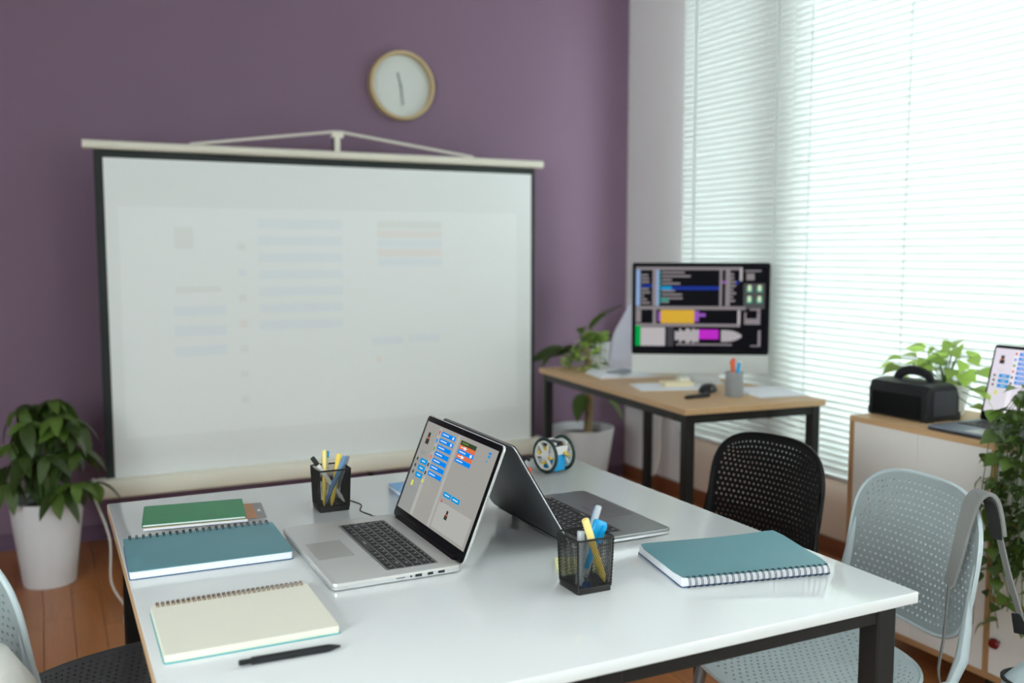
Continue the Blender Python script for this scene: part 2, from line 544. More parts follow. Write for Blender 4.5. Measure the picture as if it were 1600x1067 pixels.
# ------------------------------------------------------------------ work table
TZ = .75
TX0, TX1, TY0, TY1 = .117, 1.307, 1.095, 2.312
tb = thing('work_table', 'white glossy work table with black steel legs, in the foreground', 'table', ((TX0 + TX1) / 2, (TY0 + TY1) / 2, 0))
tw, td = TX1 - TX0, TY1 - TY0
part('tabletop', MB().slab(tw, td, .003, TZ - .019, TZ, .0012, 2), [M_TABLE], tb)
part('edge_band', MB().box2((-tw / 2 - .0012, -td / 2 + .004, TZ - .0185), (-tw / 2, td / 2 - .004, TZ - .0012)), M_OAK, tb, 0, 'thin wooden edge strip')
fr = MB()
zi = TZ - .019
for sy in (-1, 1):
    fr.box((0, sy * (td / 2 - .045), zi - .018), (tw - .085, .034, .034))
for sx in (-1, 1):
    fr.box((sx * (tw / 2 - .045), 0, zi - .018), (.034, td - .12, .034))
part('frame', fr, M_BLACKM, tb, 0)
legm = MB().slab(.042, .042, .003, 0, zi - .001, .001, 2).mesh('leg', M_BLACKM, 0)
for lx, ly in ((-1, -1), (1, -1), (-1, 1), (1, 1), (0.0, -1), (0.0, 1)):
    o = link('leg', legm, tb)
    o.location = (lx * (tw / 2 - .045), ly * (td / 2 - .045), 0)

# ------------------------------------------------------------------ laptops
def key_rows(kw, kd):
    rows = [[.6] * 16, [1] * 13 + [1.6], [1.5] + [1] * 12 + [1.2], [1.8] + [1] * 11 + [1.8], [2.3] + [1] * 10 + [2.3], [1, 1, 1, 1, 5.2, 1, 1, 1, 1, 1]]
    hs = [.62, 1, 1, 1, 1, 1]
    out = []
    y = kd / 2
    tot = sum(hs)
    for r, h in zip(rows, hs):
        hh = kd * h / tot
        xs = -kw / 2
        s = sum(r)
        for k in r:
            wk = kw * k / s
            out.append((xs + wk / 2, y - hh / 2, wk, hh))
            xs += wk
        y -= hh
    return out

def laptop(name, label, loc, rz, W, D, lidlen, lean, m_body, m_lid, m_edge, screen=None, keys=True, kb=None, m_pad=None, m_well=None):
    t = thing(name, label, 'laptop', loc, rz)
    th = .0145
    body = part('base', MB().slab(W, D, .012, .0015, th, .003, 5, 0, -D / 2), m_body, t)
    part('edge_trim', MB().slab(W + .0006, D + .0006, .0122, .0035, .0085, .0, 5, 0, -D / 2), m_edge, t)
    for sx in (-1, 1):
        for yy in (-.03, -D + .03):
            part('foot', MB().cyl((sx * (W / 2 - .04), yy, 0), (sx * (W / 2 - .04), yy, .003), .007, 10), M_RUBBER, t)
    kx, ky, kw, kd = kb
    part('keyboard_well', MB().slab(kw + .006, kd + .006, .003, th - .0005, th + .0003, 0, 3, kx, ky), m_well or M_KEY, t, 0)
    if keys == 'full':
        cache = {}
        for x, y, w, h in key_rows(kw, kd):
            kk = (round(w, 4), round(h, 4))
            if kk not in cache:
                mb = MB().slab(w - .0032, h - .0032, .0012, 0, .0014, .0004, 2)
                mb.cur = 1
                mb.rect(-w * .12, w * .05, h * .02, h * .16, .00155)
                cache[kk] = mb.mesh('key', [M_KEY, M_KEYW], 0)
            o = link('key', cache[kk], t)
            o.location = (kx + x, ky + y, th + .0003)
        gap = MB()
        for x, y, w, h in key_rows(kw, kd):
            gap.rect(kx + x - w / 2, kx + x + w / 2, ky + y - h / 2 - .0005, ky + y - h / 2 + .0005, th + .0005)
        part('key_gap_line', gap, M_GREYP, t, 0)  # pale grey strips in the gaps between key rows
    else:
        mb = MB()
        for x, y, w, h in key_rows(kw, kd):
            mb.box((kx + x, ky + y, th + .001), (w - .003, h - .003, .0014))
        part('keys', mb, M_KEY, t, 0, kind='stuff')
    part('trackpad', MB().slab(.105, .068, .003, th - .0004, th + .0003, 0, 3, 0, -D + .012 + .034), m_pad or M_PAD, t, 0)
    part('hinge', MB().tube([(-W / 2 + .03, .001, th - .002), (W / 2 - .03, .001, th - .002)], .0065, 10), M_BEZEL, t)
    # lid, built in the local plane X,V with the screen facing -Y before leaning
    A = T(0, 0.0, th - .002) @ RX(-lean)
    A = A @ RX(R(90))          # local (x, v, n): v up the lid, n toward the user
    lid = MB(A)
    lid.slab(W, lidlen, .010, -.0065, -.0015, .001, 5, 0, lidlen / 2)
    lo = part('lid', lid, m_lid, t)
    part('lid_edge', MB(A).slab(W + .0008, lidlen + .0008, .0104, -.0052, -.0030, 0, 5, 0, lidlen / 2), m_edge, t, 0)
    part('bezel', MB(A).slab(W - .003, lidlen - .003, .009, -.0016, .0, .0004, 5, 0, lidlen / 2), M_BEZEL, t)
    if screen:
        mb = MB(A)
        mats = []
        names = {}
        for x0, x1, v0, v1, z, m in screen:
            if m.name not in names:
                names[m.name] = len(mats)
                mats.append(m)
            mb.cur = names[m.name]
            mb.rect(x0, x1, v0, v1, .0002 + z * .00012)
        part('screen', mb, mats, t, 0, 'lit display showing blue and orange code blocks')
    part('webcam', MB(A).slab(.004, .004, .0018, -.0002, .0003, 0, 3, 0, lidlen - .006), M_DARKP, t, 0)
    return t

S_BG = screen_mat('screen grey', (0.27, 0.265, 0.245, 1), 1)
S_BG2 = screen_mat('screen pale grey', (0.33, 0.33, 0.315, 1), 1)
S_BG3 = screen_mat('screen mid grey', (0.235, 0.245, 0.235, 1), 1)
S_BLUE = screen_mat('screen blue', (0.0, 0.19, 0.66, 1), 1)
S_BLUE2 = screen_mat('screen sky blue', (0.0, 0.23, 0.55, 1), 1)
S_ORANGE = screen_mat('screen orange', (0.56, 0.13, 0.05, 1), 1)
S_DKGREEN = screen_mat('screen dark green', (0.03, 0.045, 0.02, 1), 1)
S_DARK = screen_mat('screen dark', (0.03, 0.028, 0.024, 1), 1)
S_WHITE = screen_mat('screen white', (0.62, 0.64, 0.66, 1), 1)
S_RED = screen_mat('screen red', (0.5, 0.06, 0.08, 1), 1)
S_YEL = screen_mat('screen yellow', (0.55, 0.55, 0.08, 1), 1)
S_GRN = screen_mat('screen green', (0.12, 0.25, 0.03, 1), 1)

def code_screen(x0, x1, v0, v1, bg=S_BG, bg2=S_BG2, bg3=S_BG3):
    W, H = x1 - x0, v1 - v0
    L = []
    def r(a, b, c, d, z, m):      # fractions from the top-left corner
        L.append((x0 + a * W, x0 + b * W, v1 - d * H, v1 - c * H, z, m))
    r(0, 1, 0, 1, 0, bg)
    r(0, .20, .42, .99, 1, bg3)
    r(.20, .245, .02, .99, 1, bg2)
    r(.245, .475, .02, .55, 1, bg)
    r(.475, .51, .01, .99, 1, bg2)
    r(.53, .97, .70, .97, 1, bg2)
    # dark figure icons
    for a, c, s in ((.07, .11, 1.0), (.66, .75, .7)):
        r(a, a + .035 * s, c, c + .13 * s, 2, S_DARK)
        r(a - .008, a + .043 * s, c + .07 * s, c + .13 * s, 2, S_DARK)
        r(a + .008, a + .025 * s, c + .05 * s, c + .075 * s, 3, S_ORANGE)
    r(.05, .13, .32, .365, 2, bg3)
    for k in range(3):
        r(.03, .05, .41 + .075 * k, .445 + .075 * k, 2, S_DARK)
        c = .40 + .078 * k
        r(.085, .195, c, c + .055, 2, S_BLUE2)
        r(.115, .165, c + .022, c + .032, 3, S_WHITE)
    r(.07, .10, .66, .72, 2, S_YEL)
    for k, m in enumerate((S_RED, S_BLUE, S_GRN, S_ORANGE, S_DARK, S_DARK, S_YEL)):
        r(.208, .228, .045 + .092 * k, .085 + .092 * k, 2, m)
        r(.205, .232, .092 + .092 * k, .10 + .092 * k, 2, bg3)
    for k in range(7):
        c = .045 + .073 * k
        r(.25, .455, c, c + .048, 2, S_BLUE)
        r(.27, .36, c + .018, c + .028, 3, S_WHITE)
        if k < 2:
            r(.415, .435, c + .010, c + .038, 3, S_WHITE)
    for k, m in enumerate((S_DKGREEN, S_ORANGE, S_BLUE, S_ORANGE, S_BLUE)):
        c = .045 + .046 * k
        r(.535, .745, c, c + .046, 2, m)
        r(.555, .64, c + .017, c + .027, 3, S_WHITE if k else S_GRN)
        if k in (1, 2, 3):
            r(.60 if k != 2 else .70, .625 if k != 2 else .725, c + .008, c + .038, 3, S_WHITE)
    r(.545, .65, .595, .645, 2, S_BLUE2)
    r(.66, .77, .595, .645, 2, S_BLUE2)
    r(.565, .63, .615, .625, 3, S_WHITE)
    r(.68, .75, .615, .625, 3, S_WHITE)
    r(.545, .565, .68, .71, 2, S_RED)
    r(.575, .62, .69, .70, 2, bg3)
    r(.90, .935, .045, .065, 2, S_BLUE)
    r(.905, .93, .075, .10, 2, S_BLUE2)
    r(.90, .915, .13, .145, 2, S_BLUE2)
    return L

W1, D1 = .373, .235
L1 = laptop('laptop', 'silver laptop with code blocks on its screen, open on the white table', (.655, 1.714, TZ), R(-90), W1, D1, .226, R(22),
            M_SILVER, M_SILVER, M_SILVERE, code_screen(-W1 / 2 + .011, W1 / 2 - .011, .022, .213), 'full', (.006, -.082, .298, .092), m_well=mat('keyboard deck silver', (0.22, 0.22, 0.215, 1), 0.4, 0.5, var=0.03))
# ports on the near side
for yy, w in ((-.115, .016), (-.082, .012), (-.060, .010), (-.039, .012)):
    part('port', MB().box((W1 / 2 + .0003, yy, .0078), (.0012, w, .0045 if w < .015 else .0012)), M_DARKP, L1, 0)
part('audio_jack', MB().cyl((W1 / 2 - .001, -.096, .0078), (W1 / 2 + .0009, -.096, .0078), .0018, 10), M_DARKP, L1, 0)
W2 = .345
L2 = laptop('laptop', 'dark grey laptop facing away, its lid leaning toward the silver one', (.895, 1.722, TZ), R(90), W2, .232, .236, R(31),
            M_GREYDK, M_GREYAL, M_SILVERE, [(-W2 / 2 + .01, W2 / 2 - .01, .02, .222, 0, S_DARK)], 'full', (0, -.078, .285, .098), m_pad=mat('grey trackpad', (0.19, 0.195, 0.195, 1), 0.34, 0.6, var=0.02))

# ------------------------------------------------------------------ notebooks
def ring_mesh(r, wire, m):
    mb = MB()
    for dx in (-.0013, .0013):
        mb.tube([(dx, r * math.cos(2 * PI * k / 14), r * .95 * math.sin(2 * PI * k / 14)) for k in range(14)], wire, 5, True)
    return mb.mesh('ring', m, 60)

def spiral_notebook(label, loc, rz, w, d, th, m_top, m_page, m_bot, m_ring, n, back=True, r_ring=None, bend=0.0, m0=.012, group=None):
    t = thing('spiral_notebook', label, 'notebook', loc, rz)
    part('back_cover', MB().slab(w, d, .006, 0.0002, .0016, .0, 4), m_bot, t, 0)
    N = 4
    for k in range(N):
        z0 = .0016 + (th - .003) * k / N
        part('page_block', MB().slab(w - .003 - .0012 * (k % 2), d - .004 - .0008 * (k % 2), .004, z0, z0 + (th - .003) / N - .0001, 0, 4), m_page, t, 0)
    if m_top:
        if bend:
            mb = MB()
            nx, ny = 16, 6
            pts = []
            for zz in (0, .0012):
                for j in range(ny + 1):
                    for i in range(nx + 1):
                        u, v = i / nx, j / ny
                        cr = .012
                        ca, sa = abs(2 * u - 1), abs(2 * v - 1) + 1e-5
                        sm = max(ca, sa, 1e-6)
                        kq = 1 + (((ca / sm) ** 18 + (sa / sm) ** 18) ** (-1 / 18) - 1) * sm ** 8
                        xx = (u - .5) * w * kq
                        yy = (v - .5) * d * kq
                        lift = bend * max(0, u - .45) ** 2 * max(0, v - .1) ** 1.5 * 4
                        pts.append((xx, yy, th - .0014 + zz + lift))
            K = (nx + 1) * (ny + 1)
            fs = []
            for l in (0, 1):
                for j in range(ny):
                    for i in range(nx):
                        q = [l * K + j * (nx + 1) + i, l * K + j * (nx + 1) + i + 1, l * K + (j + 1) * (nx + 1) + i + 1, l * K + (j + 1) * (nx + 1) + i]
                        fs.append(tuple(q if l else reversed(q)))
            for i in range(nx):
                fs.append((i, i + 1, K + i + 1, K + i))
                a = ny * (nx + 1) + i
                fs.append((a + 1, a, K + a, K + a + 1))
            for j in range(ny):
                a = j * (nx + 1)
                fs.append((a + nx + 1, a, K + a, K + a + nx + 1))
                a += nx
                fs.append((a, a + nx + 1, K + a + nx + 1, K + a))
            mb.add(pts, fs)
            part('front_cover', mb, m_top, t, 30)
        else:
            part('front_cover', MB().slab(w, d, .006, th - .0014, th, 0, 4), m_top, t, 0)
    rr_ = r_ring or th * .55
    me = ring_mesh(rr_, .0007, m_ring)
    for k in range(n):
        o = link('ring', me, t)
        o.location = (-w / 2 + m0 + (w - 2 * m0) * k / (n - 1), (1 if back else -1) * (d / 2 - (.004 if back else .001)), th * (.66 if back else .52))
    return t
# notebooks lie with their long side along the table
spiral_notebook('teal spiral notebook on the left, under the green one, rings at its far side', (.264, 1.8445, TZ), R(-1.6), .286, .212, .016, M_TEAL, M_PAPER,
                mat('navy cover', (0.03, 0.09, 0.20, 1), 0.4, var=0.05), M_WIREB, 22, True, .0115)
spiral_notebook('open cream notebook showing a blank page with bronze rings', (.259, 1.461, TZ), R(-.6), .252, .212, .0135, None, M_PAPERC, M_TEAL2, M_WIREG, 30, True, .0085)
spiral_notebook('teal spiral notebook near the right table edge with rings facing the viewer', (1.1215, 1.356, TZ), R(-11.8), .290, .200, .0175, M_TEAL, M_PAPER,
                mat('navy cover', (0.03, 0.09, 0.20, 1), 0.4, var=0.05), M_WIREB, 24, False, .0098, bend=.006)

g = thing('green_notebook', 'green notebook lying on top of a thin white booklet', 'notebook', (.278, 2.106, TZ + .0085), R(-7))
part('cover', MB().slab(.207, .150, .003, .0052, .0066, 0, 3), M_GREENC, g, 0)
part('pages', MB().slab(.203, .147, .002, .0014, .0052, 0, 3), M_PAPER, g, 0)
part('back_cover', MB().slab(.207, .150, .003, .0, .0014, 0, 3), M_GREENC, g, 0)
g2 = thing('booklet', 'white booklet with printed edge under the green notebook', 'booklet', (.279, 2.103, TZ + .0022), R(-6))
part('pages', MB().slab(.207, .148, .002, .0004, .0058, 0, 3), M_PAPER, g2, 0)
part('cover', MB().slab(.208, .150, .003, .0058, .0063, 0, 3), M_ORANGEC, g2, 0)
g3 = thing('printed_card', 'grey and orange printed card poking out under green notebook', 'card', (.318, 2.115, TZ), R(-6))
part('sheet', MB().slab(.215, .130, .002, 0.0003, .0010, 0, 2), M_GREYC, g3, 0)
part('print', MB().box2((.03, -.063, .001), (.088, .063, .0013)), M_ORANGEC, g3, 0)
part('mark', MB().add([(.092, -.01, .0013), (.102, -.01, .0013), (.097, .012, .0013)], [(0, 1, 2)]), M_PAPER, g3, 0)
b = thing('blue_notepad', 'light blue notepad half hidden behind the silver laptop screen', 'notepad', (.81, 2.115, TZ), R(-2))
part('cover', MB().slab(.150, .100, .003, .0105, .0120, 0, 3), M_BLUEC, b, 0)
part('pages', MB().slab(.146, .097, .002, .0015, .0105, 0, 3), M_PAPER, b, 0)
part('back_cover', MB().slab(.150, .100, .003, 0.0002, .0015, 0, 3), M_BLUEC, b, 0)
s = thing('sticky_note_pad', 'small pale yellow sticky note pad behind the near pen cup', 'note pad', (.857, 1.463, TZ), R(-23))
part('pad', MB().slab(.076, .076, .001, 0, .005, 0, 2), M_STICKY, s, 0)
part('top_sheet', MB().slab(.076, .076, .001, .005, .0054, 0, 2), M_STICKY, s, 0)

# ------------------------------------------------------------------ pens
def pen(name, label, p0, p1, r, m_body, m_cap, cat='pen', capf=.3, tip=True, clip=True, m_clip=None, group=None, rcap=1.12):
    p0, p1 = Vector(p0), Vector(p1)
    L = (p1 - p0).length
    t = thing(name, label, cat, p0, 0, group)
    t.rotation_mode = 'QUATERNION'
    t.rotation_quaternion = (p1 - p0).normalized().to_track_quat('Z', 'Y')
    a = L * (1 - capf)
    prof = [(r * .25, 0), (r * .45, L * .03), (r * .9, L * .10), (r, L * .13), (r, a)] if tip else [(r * .85, 0), (r, L * .01), (r, a)]
    part('barrel', MB().lathe(prof, 12), m_body, t)
    rc = r * rcap
    part('cap', MB().lathe([(rc, a - .001), (rc, L * .985), (rc * .8, L)], 12), m_cap, t)
    if clip:
        part('clip', MB().box((rc + .0012, 0, L * .985 - L * .12), (.0014, .0035, L * .24)).box((rc + .0002, 0, L * .97), (.003, .0035, .004)), m_clip or m_cap, t, 0)
    return t
pen('pen', 'black click pen lying on the table in front of the open cream notebook', (.366, 1.297, TZ + .0062), (.224, 1.303, TZ + .0062), .0055, M_DARKP, M_DARKP, capf=.12, rcap=.75)

# ------------------------------------------------------------------ mesh pen cups
def pen_cup(label, loc, rz, w, h):
    t = thing('mesh_pen_cup', label, 'pen cup', loc, rz)
    wt = w + .006
    part('base', MB().slab(w, w, .005, 0, .010, .001, 4), M_BLACKM, t)
    part('rim', MB().tube([(x, y, h) for x, y in rrect(wt, wt, .006, 4)], .0019, 6, True), M_BLACKM, t)
    part('base_rim', MB().tube([(x, y, .011) for x, y in rrect(w, w, .005, 4)], .0013, 6, True), M_BLACKM, t)
    for sx in (-1, 1):
        for sy in (-1, 1):
            part('corner_post', MB().cyl((sx * (w / 2 - .0015), sy * (w / 2 - .0015), .008), (sx * (wt / 2 - .0015), sy * (wt / 2 - .0015), h), .0017, 6), M_BLACKM, t)
    # diamond wire mesh, thin crossing strips, clipped to the side
    pitch = .0036
    wire = .00027
    for k in range(4):
        mb = MB(RZ(k * PI / 2))
        H = h - .010
        for d in (1, -1):
            c = -H * .62
            while c < w + H * .62:
                # line x = c + d*.62*(z) inside [0,w]x[0,H]
                zs = []
                a, bb = 0.0, H
                sl = .62 * d
                x0 = c if d > 0 else c
                # clip to 0..w
                lo_z, hi_z = a, bb
                if sl > 0:
                    lo_z = max(lo_z, (0 - c) / sl)
                    hi_z = min(hi_z, (w - c) / sl)
                else:
                    lo_z = max(lo_z, (w - c) / sl)
                    hi_z = min(hi_z, (0 - c) / sl)
                if hi_z - lo_z > .001:
                    def P(z, e):
                        f = z / H
                        ww = w + (wt - w) * f
                        xx = (c + sl * z) / w - .5
                        return (xx * ww + e, ww / 2, .010 + z)
                    q = [P(lo_z, -wire), P(lo_z, wire), P(hi_z, wire), P(hi_z, -wire)]
                    q2 = [(x, y - .0008, z) for x, y, z in q]
                    mb.add(q + q2, [(0, 1, 2, 3), (7, 6, 5, 4), (0, 3, 7, 4), (1, 5, 6, 2)])
                c += pitch
        part('mesh_panel', mb, M_BLACKM, t, 0, kind='stuff')
    return t
CN = (.8145, 1.3655)
pen_cup('black wire mesh pen cup in front, nearest the viewer', (CN[0], CN[1], TZ), 0, .066, .093)
CF = (.5640, 2.0540)
pen_cup('black wire mesh pen cup at the far side of the table', (CF[0], CF[1], TZ), 0, .067, .093)
def inc(c, x0, y0, z0, x1, y1, z1):
    return (c[0] + x0, c[1] + y0, TZ + z0), (c[0] + x1, c[1] + y1, TZ + z1)
pen('felt_pen', 'yellow felt pen leaning in the near mesh cup', *inc(CN, .024, -.024, .013, -.014, -.022, .126), .0058, M_YELLOW, M_YELLOWL, capf=.30, clip=False)
pen('gel_pen', 'clear gel pen with blue ink leaning right in near mesh cup', *inc(CN, -.024, -.010, .012, .034, .012, .135), .0052, M_CLEAR, M_CLEAR, capf=.34, m_clip=M_BLUEP)
pen('ballpoint_pen', 'grey translucent pen low in the near mesh cup', *inc(CN, -.022, -.023, .012, -.010, -.002, .100), .0058, M_GREYP, M_CLEAR, capf=.22, clip=False)
hl = thing('highlighter', 'bright cyan blue highlighter in the near mesh cup', 'highlighter', (CN[0] - .002, CN[1] + .004, TZ + .034), 0)
hl.rotation_euler = (0, R(24), 0)
part('barrel', MB().slab(.021, .013, .005, 0, .055, .001, 4), M_CYAN, hl)
part('cap', MB().slab(.027, .017, .006, .052, .085, .004, 4), M_CYAN, hl)
part('clip', MB().box((.006, -.010, .064), (.008, .003, .030)), M_CYAN, hl, 0)
ru = thing('clear_ruler', 'frosted clear strip standing in the near mesh cup', 'ruler', (CN[0] + .006, CN[1] + .016, TZ + .012), 0)
ru.rotation_euler = (0, R(20), 0)
part('strip', MB().slab(.018, .003, .001, 0, .085, 0, 2), M_CLEAR, ru, 0)
part('grip', MB().slab(.019, .004, .001, .078, .086, 0, 2), M_CYAN, ru, 0)
bc = thing('binder_clip', 'small blue binder clip at the bottom of near mesh cup', 'clip', (CN[0] - .012, CN[1] - .022, TZ + .010), R(20))
part('jaw', MB().prism([(-.006, 0), (.006, 0), (.001, .009), (-.001, .009)], -.007, .007, T(0, 0, 0) @ RX(R(90))), mat('blue enamel', (0.01, 0.07, 0.28, 1), 0.35, var=0.05), bc, 0)
part('handle', MB().tube([(-.004, 0, .008), (-.006, 0, .018), (.006, 0, .020), (.004, 0, .008)], .0007, 5), M_SILVERE, bc)

pen('marker_pen', 'white marker with black cap in the far mesh cup', *inc(CF, .028, -.010, .013, -.040, .004, .118), .0048, M_WHITEP, M_DARKP, capf=.16, clip=False)
pen('felt_pen', 'tall yellow felt pen standing in the far mesh cup', *inc(CF, -.021, -.020, .012, -.008, .018, .128), .0048, M_YELLOW, M_YELLOWL, capf=.4, clip=False)
pen('crayon_pen', 'white pen with bright blue end in the far mesh cup', *inc(CF, -.016, .004, .012, -.001, .024, .125), .0050, M_WHITEP, M_CYAN, capf=.12, clip=False)
pen('felt_pen', 'shorter yellow felt pen on the right in far mesh cup', *inc(CF, -.006, -.025, .012, .024, .012, .118), .0058, M_YELLOW, M_YELLOW, capf=.3, clip=False)
pen('ballpoint_pen', 'steel blue pen leaning right in the far mesh cup', *inc(CF, -.019, -.018, .014, .032, -.008, .116), .0052, M_BLUEP, M_BLUEP, capf=.3, clip=False)
pen('mechanical_pencil', 'grey pen leaning outward at right of far mesh cup', *inc(CF, .004, .0, .013, .044, .012, .112), .0044, M_GREYP, M_GREYP, capf=.22)
rg = thing('key_ring', 'small dark ring at the bottom of the far mesh cup', 'ring', (CF[0] + .008, CF[1] - .016, TZ + .0135))
part('loop', MB().torus(.009, .0012, 20, 6), M_WIREB, rg)
part('tab', MB().box((.010, 0, 0), (.004, .003, .002)), M_WIREB, rg, 0)

# ------------------------------------------------------------------ cables
def cable(name, label, pts, r, m):
    P = [Vector(p) for p in pts]
    out = []
    for i in range(len(P) - 1):
        p0, p1, p2, p3 = P[max(i - 1, 0)], P[i], P[i + 1], P[min(i + 2, len(P) - 1)]
        for k in range(8):
            u = k / 8
            out.append(.5 * ((2 * p1) + (p2 - p0) * u + (2 * p0 - 5 * p1 + 4 * p2 - p3) * u * u + (3 * p1 - p0 - 3 * p2 + p3) * u ** 3))
    out.append(P[-1])
    return out
c1 = thing('laptop_cable', 'thin black cable running from the silver laptop behind the far mesh cup', 'cable')
pp = cable('', '', [(.618, 1.914, .7565), (.622, 1.945, .7535), (.612, 1.99, .7535), (.628, 2.04, .7535), (.612, 2.10, .7535), (.606, 2.16, .7535), (.615, 2.24, .7535), (.622, 2.30, .7535), (.624, 2.325, .74), (.624, 2.335, .45)], .002, M_RUBBER)
part('wire', MB().tube(pp, .0017, 6), M_RUBBER, c1)
part('plug', MB().slab(.008, .016, .002, .7525, .7605, .001, 3, .618, 1.909), M_RUBBER, c1)
c2 = thing('white_cable', 'white cable hanging behind the left side of the work table', 'cable')
pp = cable('', '', [(.165, 4.28, .30), (.21, 4.1, .17), (.20, 3.9, .05), (.235, 3.7, .012), (.225, 3.55, .006), (.30, 3.40, .006), (.5, 3.3, .006)], .006, M_CORD)
part('wire', MB().tube(pp, .0040, 6), M_CORD, c2)
part('plug', MB().box((.165, 4.29, .31), (.02, .03, .025)), M_CORD, c2, 0)

# ------------------------------------------------------------------ small robot
rb = thing('toy_robot', 'small white and blue block robot with two dark ring wheels', 'robot', (1.183, 2.145, TZ), R(14))
M_TYRE = mat('dark green rubber', (0.012, 0.035, 0.032, 1), 0.5, var=0.05)
for sx in (-1, 1):
    A = T(sx * .031, 0, .047) @ RY(R(90))
    w = part('wheel', MB(A).torus(.0425, .0045, 32, 8), M_TYRE, rb)
    hub = MB(A)
    hub.lathe([(.006, -.004), (.013, -.003), (.013, .003), (.006, .004)], 12)
    for k in range(6):
        hub.box((.026, 0, 0), (.030, .007, .004), RZ(k * PI / 3 + .4))
    hub.torus(.036, .003, 24, 6)
    part('hub', hub, M_WHITEP, w)
    st = MB(A)
    for k in range(4):
        a = k * PI / 2 + .2
        st.cyl((.020 * math.cos(a), .020 * math.sin(a), -.006), (.020 * math.cos(a), .020 * math.sin(a), .006), .0045, 8)
    part('stud', st, M_YELLOW, w)
    part('axle_cap', MB(A).lathe([(.003, -.012), (.006, -.010), (.006, .010), (.003, .012)], 10), M_WHITEP, w)
part('body', MB().slab(.040, .046, .004, .006, .048, .002, 3), M_CYAN, rb)
part('deck', MB().box((0, 0, .058), (.044, .054, .018)).box((0, .026, .072), (.044, .006, .022)).box((0, -.026, .066), (.044, .006, .010)), M_WHITEP, rb, 0)
part('display', MB().box((0, .003, .075), (.034, .036, .010), T(0, 0, 0)), M_DARKP, rb, 0)
part('frame_bar', MB().box((-.019, .003, .079), (.005, .060, .006)).box((.019, .003, .079), (.005, .060, .006)), M_WHITEP, rb, 0)
part('sensor', MB().cyl((.012, -.034, .052), (.012, -.022, .052), .005, 10), M_YELLOW, rb)
r2 = thing('toy_connector', 'orange and black toy piece behind the dark grey laptop', 'toy part', (1.095, 2.15, TZ), R(20))
part('beam', MB().slab(.016, .050, .006, .004, .020, .002, 4), M_ORANGE, r2)
part('foot', MB().box((0, .016, .002), (.02, .012, .004)).box((0, -.016, .002), (.02, .012, .004)), M_WHITEP, r2, 0)
part('hook', MB().tube([(0, 0, .02), (0, 0, .036), (.004, -.008, .044), (.004, -.018, .040)], .0045, 8), M_DARKP, r2)
part('peg', MB().cyl((-.012, .012, .012), (.012, .012, .012), .004, 8), M_WHITEP, r2)

# ------------------------------------------------------------------ projection screen
SY = 4.40
ps = thing('projection_screen', 'large white tripod projection screen with black border before the purple wall', 'screen', (1.27, SY, 0))
X0, X1 = .222 - 1.27, 2.305 - 1.27
Z0, Z1 = .33, 1.765
part('border', MB().box2((X0, 0.0, Z0), (X1, .002, Z1)), M_SCRBLK, ps, 0)
part('fabric', MB().box2((X0 + .036, -.0008, Z0), (X1 - .020, 0.0, Z1 - .048)), M_SCREEN, ps, 0)
part('top_bar', MB().tube([(X0 - .042, -.004, Z1 + .004), (X1 + .042, -.004, Z1 + .004)], .019, 12), M_CREAM, ps)
part('bottom_case', MB().slab(2.18, .085, .03, 0, .085, .02, 5, -.013, 0, T(0, 0, .262)), M_CREAM, ps)
for sx in (-1, 1):
    ec = MB().slab(.02, .088, .03, -.0015, .0865, .01, 5, -.013 + sx * 1.085, 0, T(0, 0, .262))
    part('end_cap', ec, M_WHITEP, ps)
part('hook', MB().box2((-.012, .0, 1.76), (.012, .02, 1.86)).box2((-.028, -.005, 1.852), (.028, .02, 1.878)), M_CREAM, ps, 0)
part('hanging_cord', MB().tube([(-.66, -.004, 1.788), (-.02, .0, 1.876), (.02, .0, 1.876), (.69, -.004, 1.790)], .007, 6), M_CORD, ps)
part('pole', MB().cyl((0, .04, .12), (0, .04, 1.85), .014, 12), M_BLACKM, ps)
for k in range(3):
    a = R(90 + 120 * k)
    part('tripod_leg', MB().tube([(0, .04, .40), (.20 * math.cos(a), .04 + .12 * math.sin(a), .20), (.42 * math.cos(a), .04 + .26 * math.sin(a), .012)], .011, 8), M_BLACKM, ps)
# faint projected picture: projector light put in as pale tints and weak glow
mbp = MB()
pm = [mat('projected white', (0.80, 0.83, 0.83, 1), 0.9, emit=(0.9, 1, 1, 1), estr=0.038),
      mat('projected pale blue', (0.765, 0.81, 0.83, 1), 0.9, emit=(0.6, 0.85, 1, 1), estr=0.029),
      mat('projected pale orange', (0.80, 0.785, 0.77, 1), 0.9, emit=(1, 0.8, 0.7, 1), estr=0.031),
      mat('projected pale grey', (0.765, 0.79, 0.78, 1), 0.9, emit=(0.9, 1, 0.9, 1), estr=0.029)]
def pr_(x0, x1, z0, z1, m, k):
    mbp.cur = m
    y = -.0012 - .0003 * k
    mbp.add([(x0 - 1.27, y, z0), (x1 - 1.27, y, z0), (x1 - 1.27, y, z1), (x0 - 1.27, y, z1)], [(0, 1, 2, 3)])
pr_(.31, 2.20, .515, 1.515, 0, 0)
def pp_(px0, px1, py0, py1, m):   # placed on the screen plane in plain screen metres
    u0, u1 = .30 + (px0 - 178) / 642 * 1.93, .30 + (px1 - 178) / 642 * 1.93
    pr_(u0, u1, 1.52 - (py1 - 322) / 300 * .96, 1.52 - (py0 - 322) / 300 * .96, m, 1)
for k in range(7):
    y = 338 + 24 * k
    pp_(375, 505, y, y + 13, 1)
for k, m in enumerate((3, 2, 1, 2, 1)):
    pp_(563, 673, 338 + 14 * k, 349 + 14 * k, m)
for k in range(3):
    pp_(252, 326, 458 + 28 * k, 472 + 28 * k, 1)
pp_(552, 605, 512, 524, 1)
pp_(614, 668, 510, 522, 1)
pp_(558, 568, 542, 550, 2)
pp_(255, 282, 350, 380, 3)
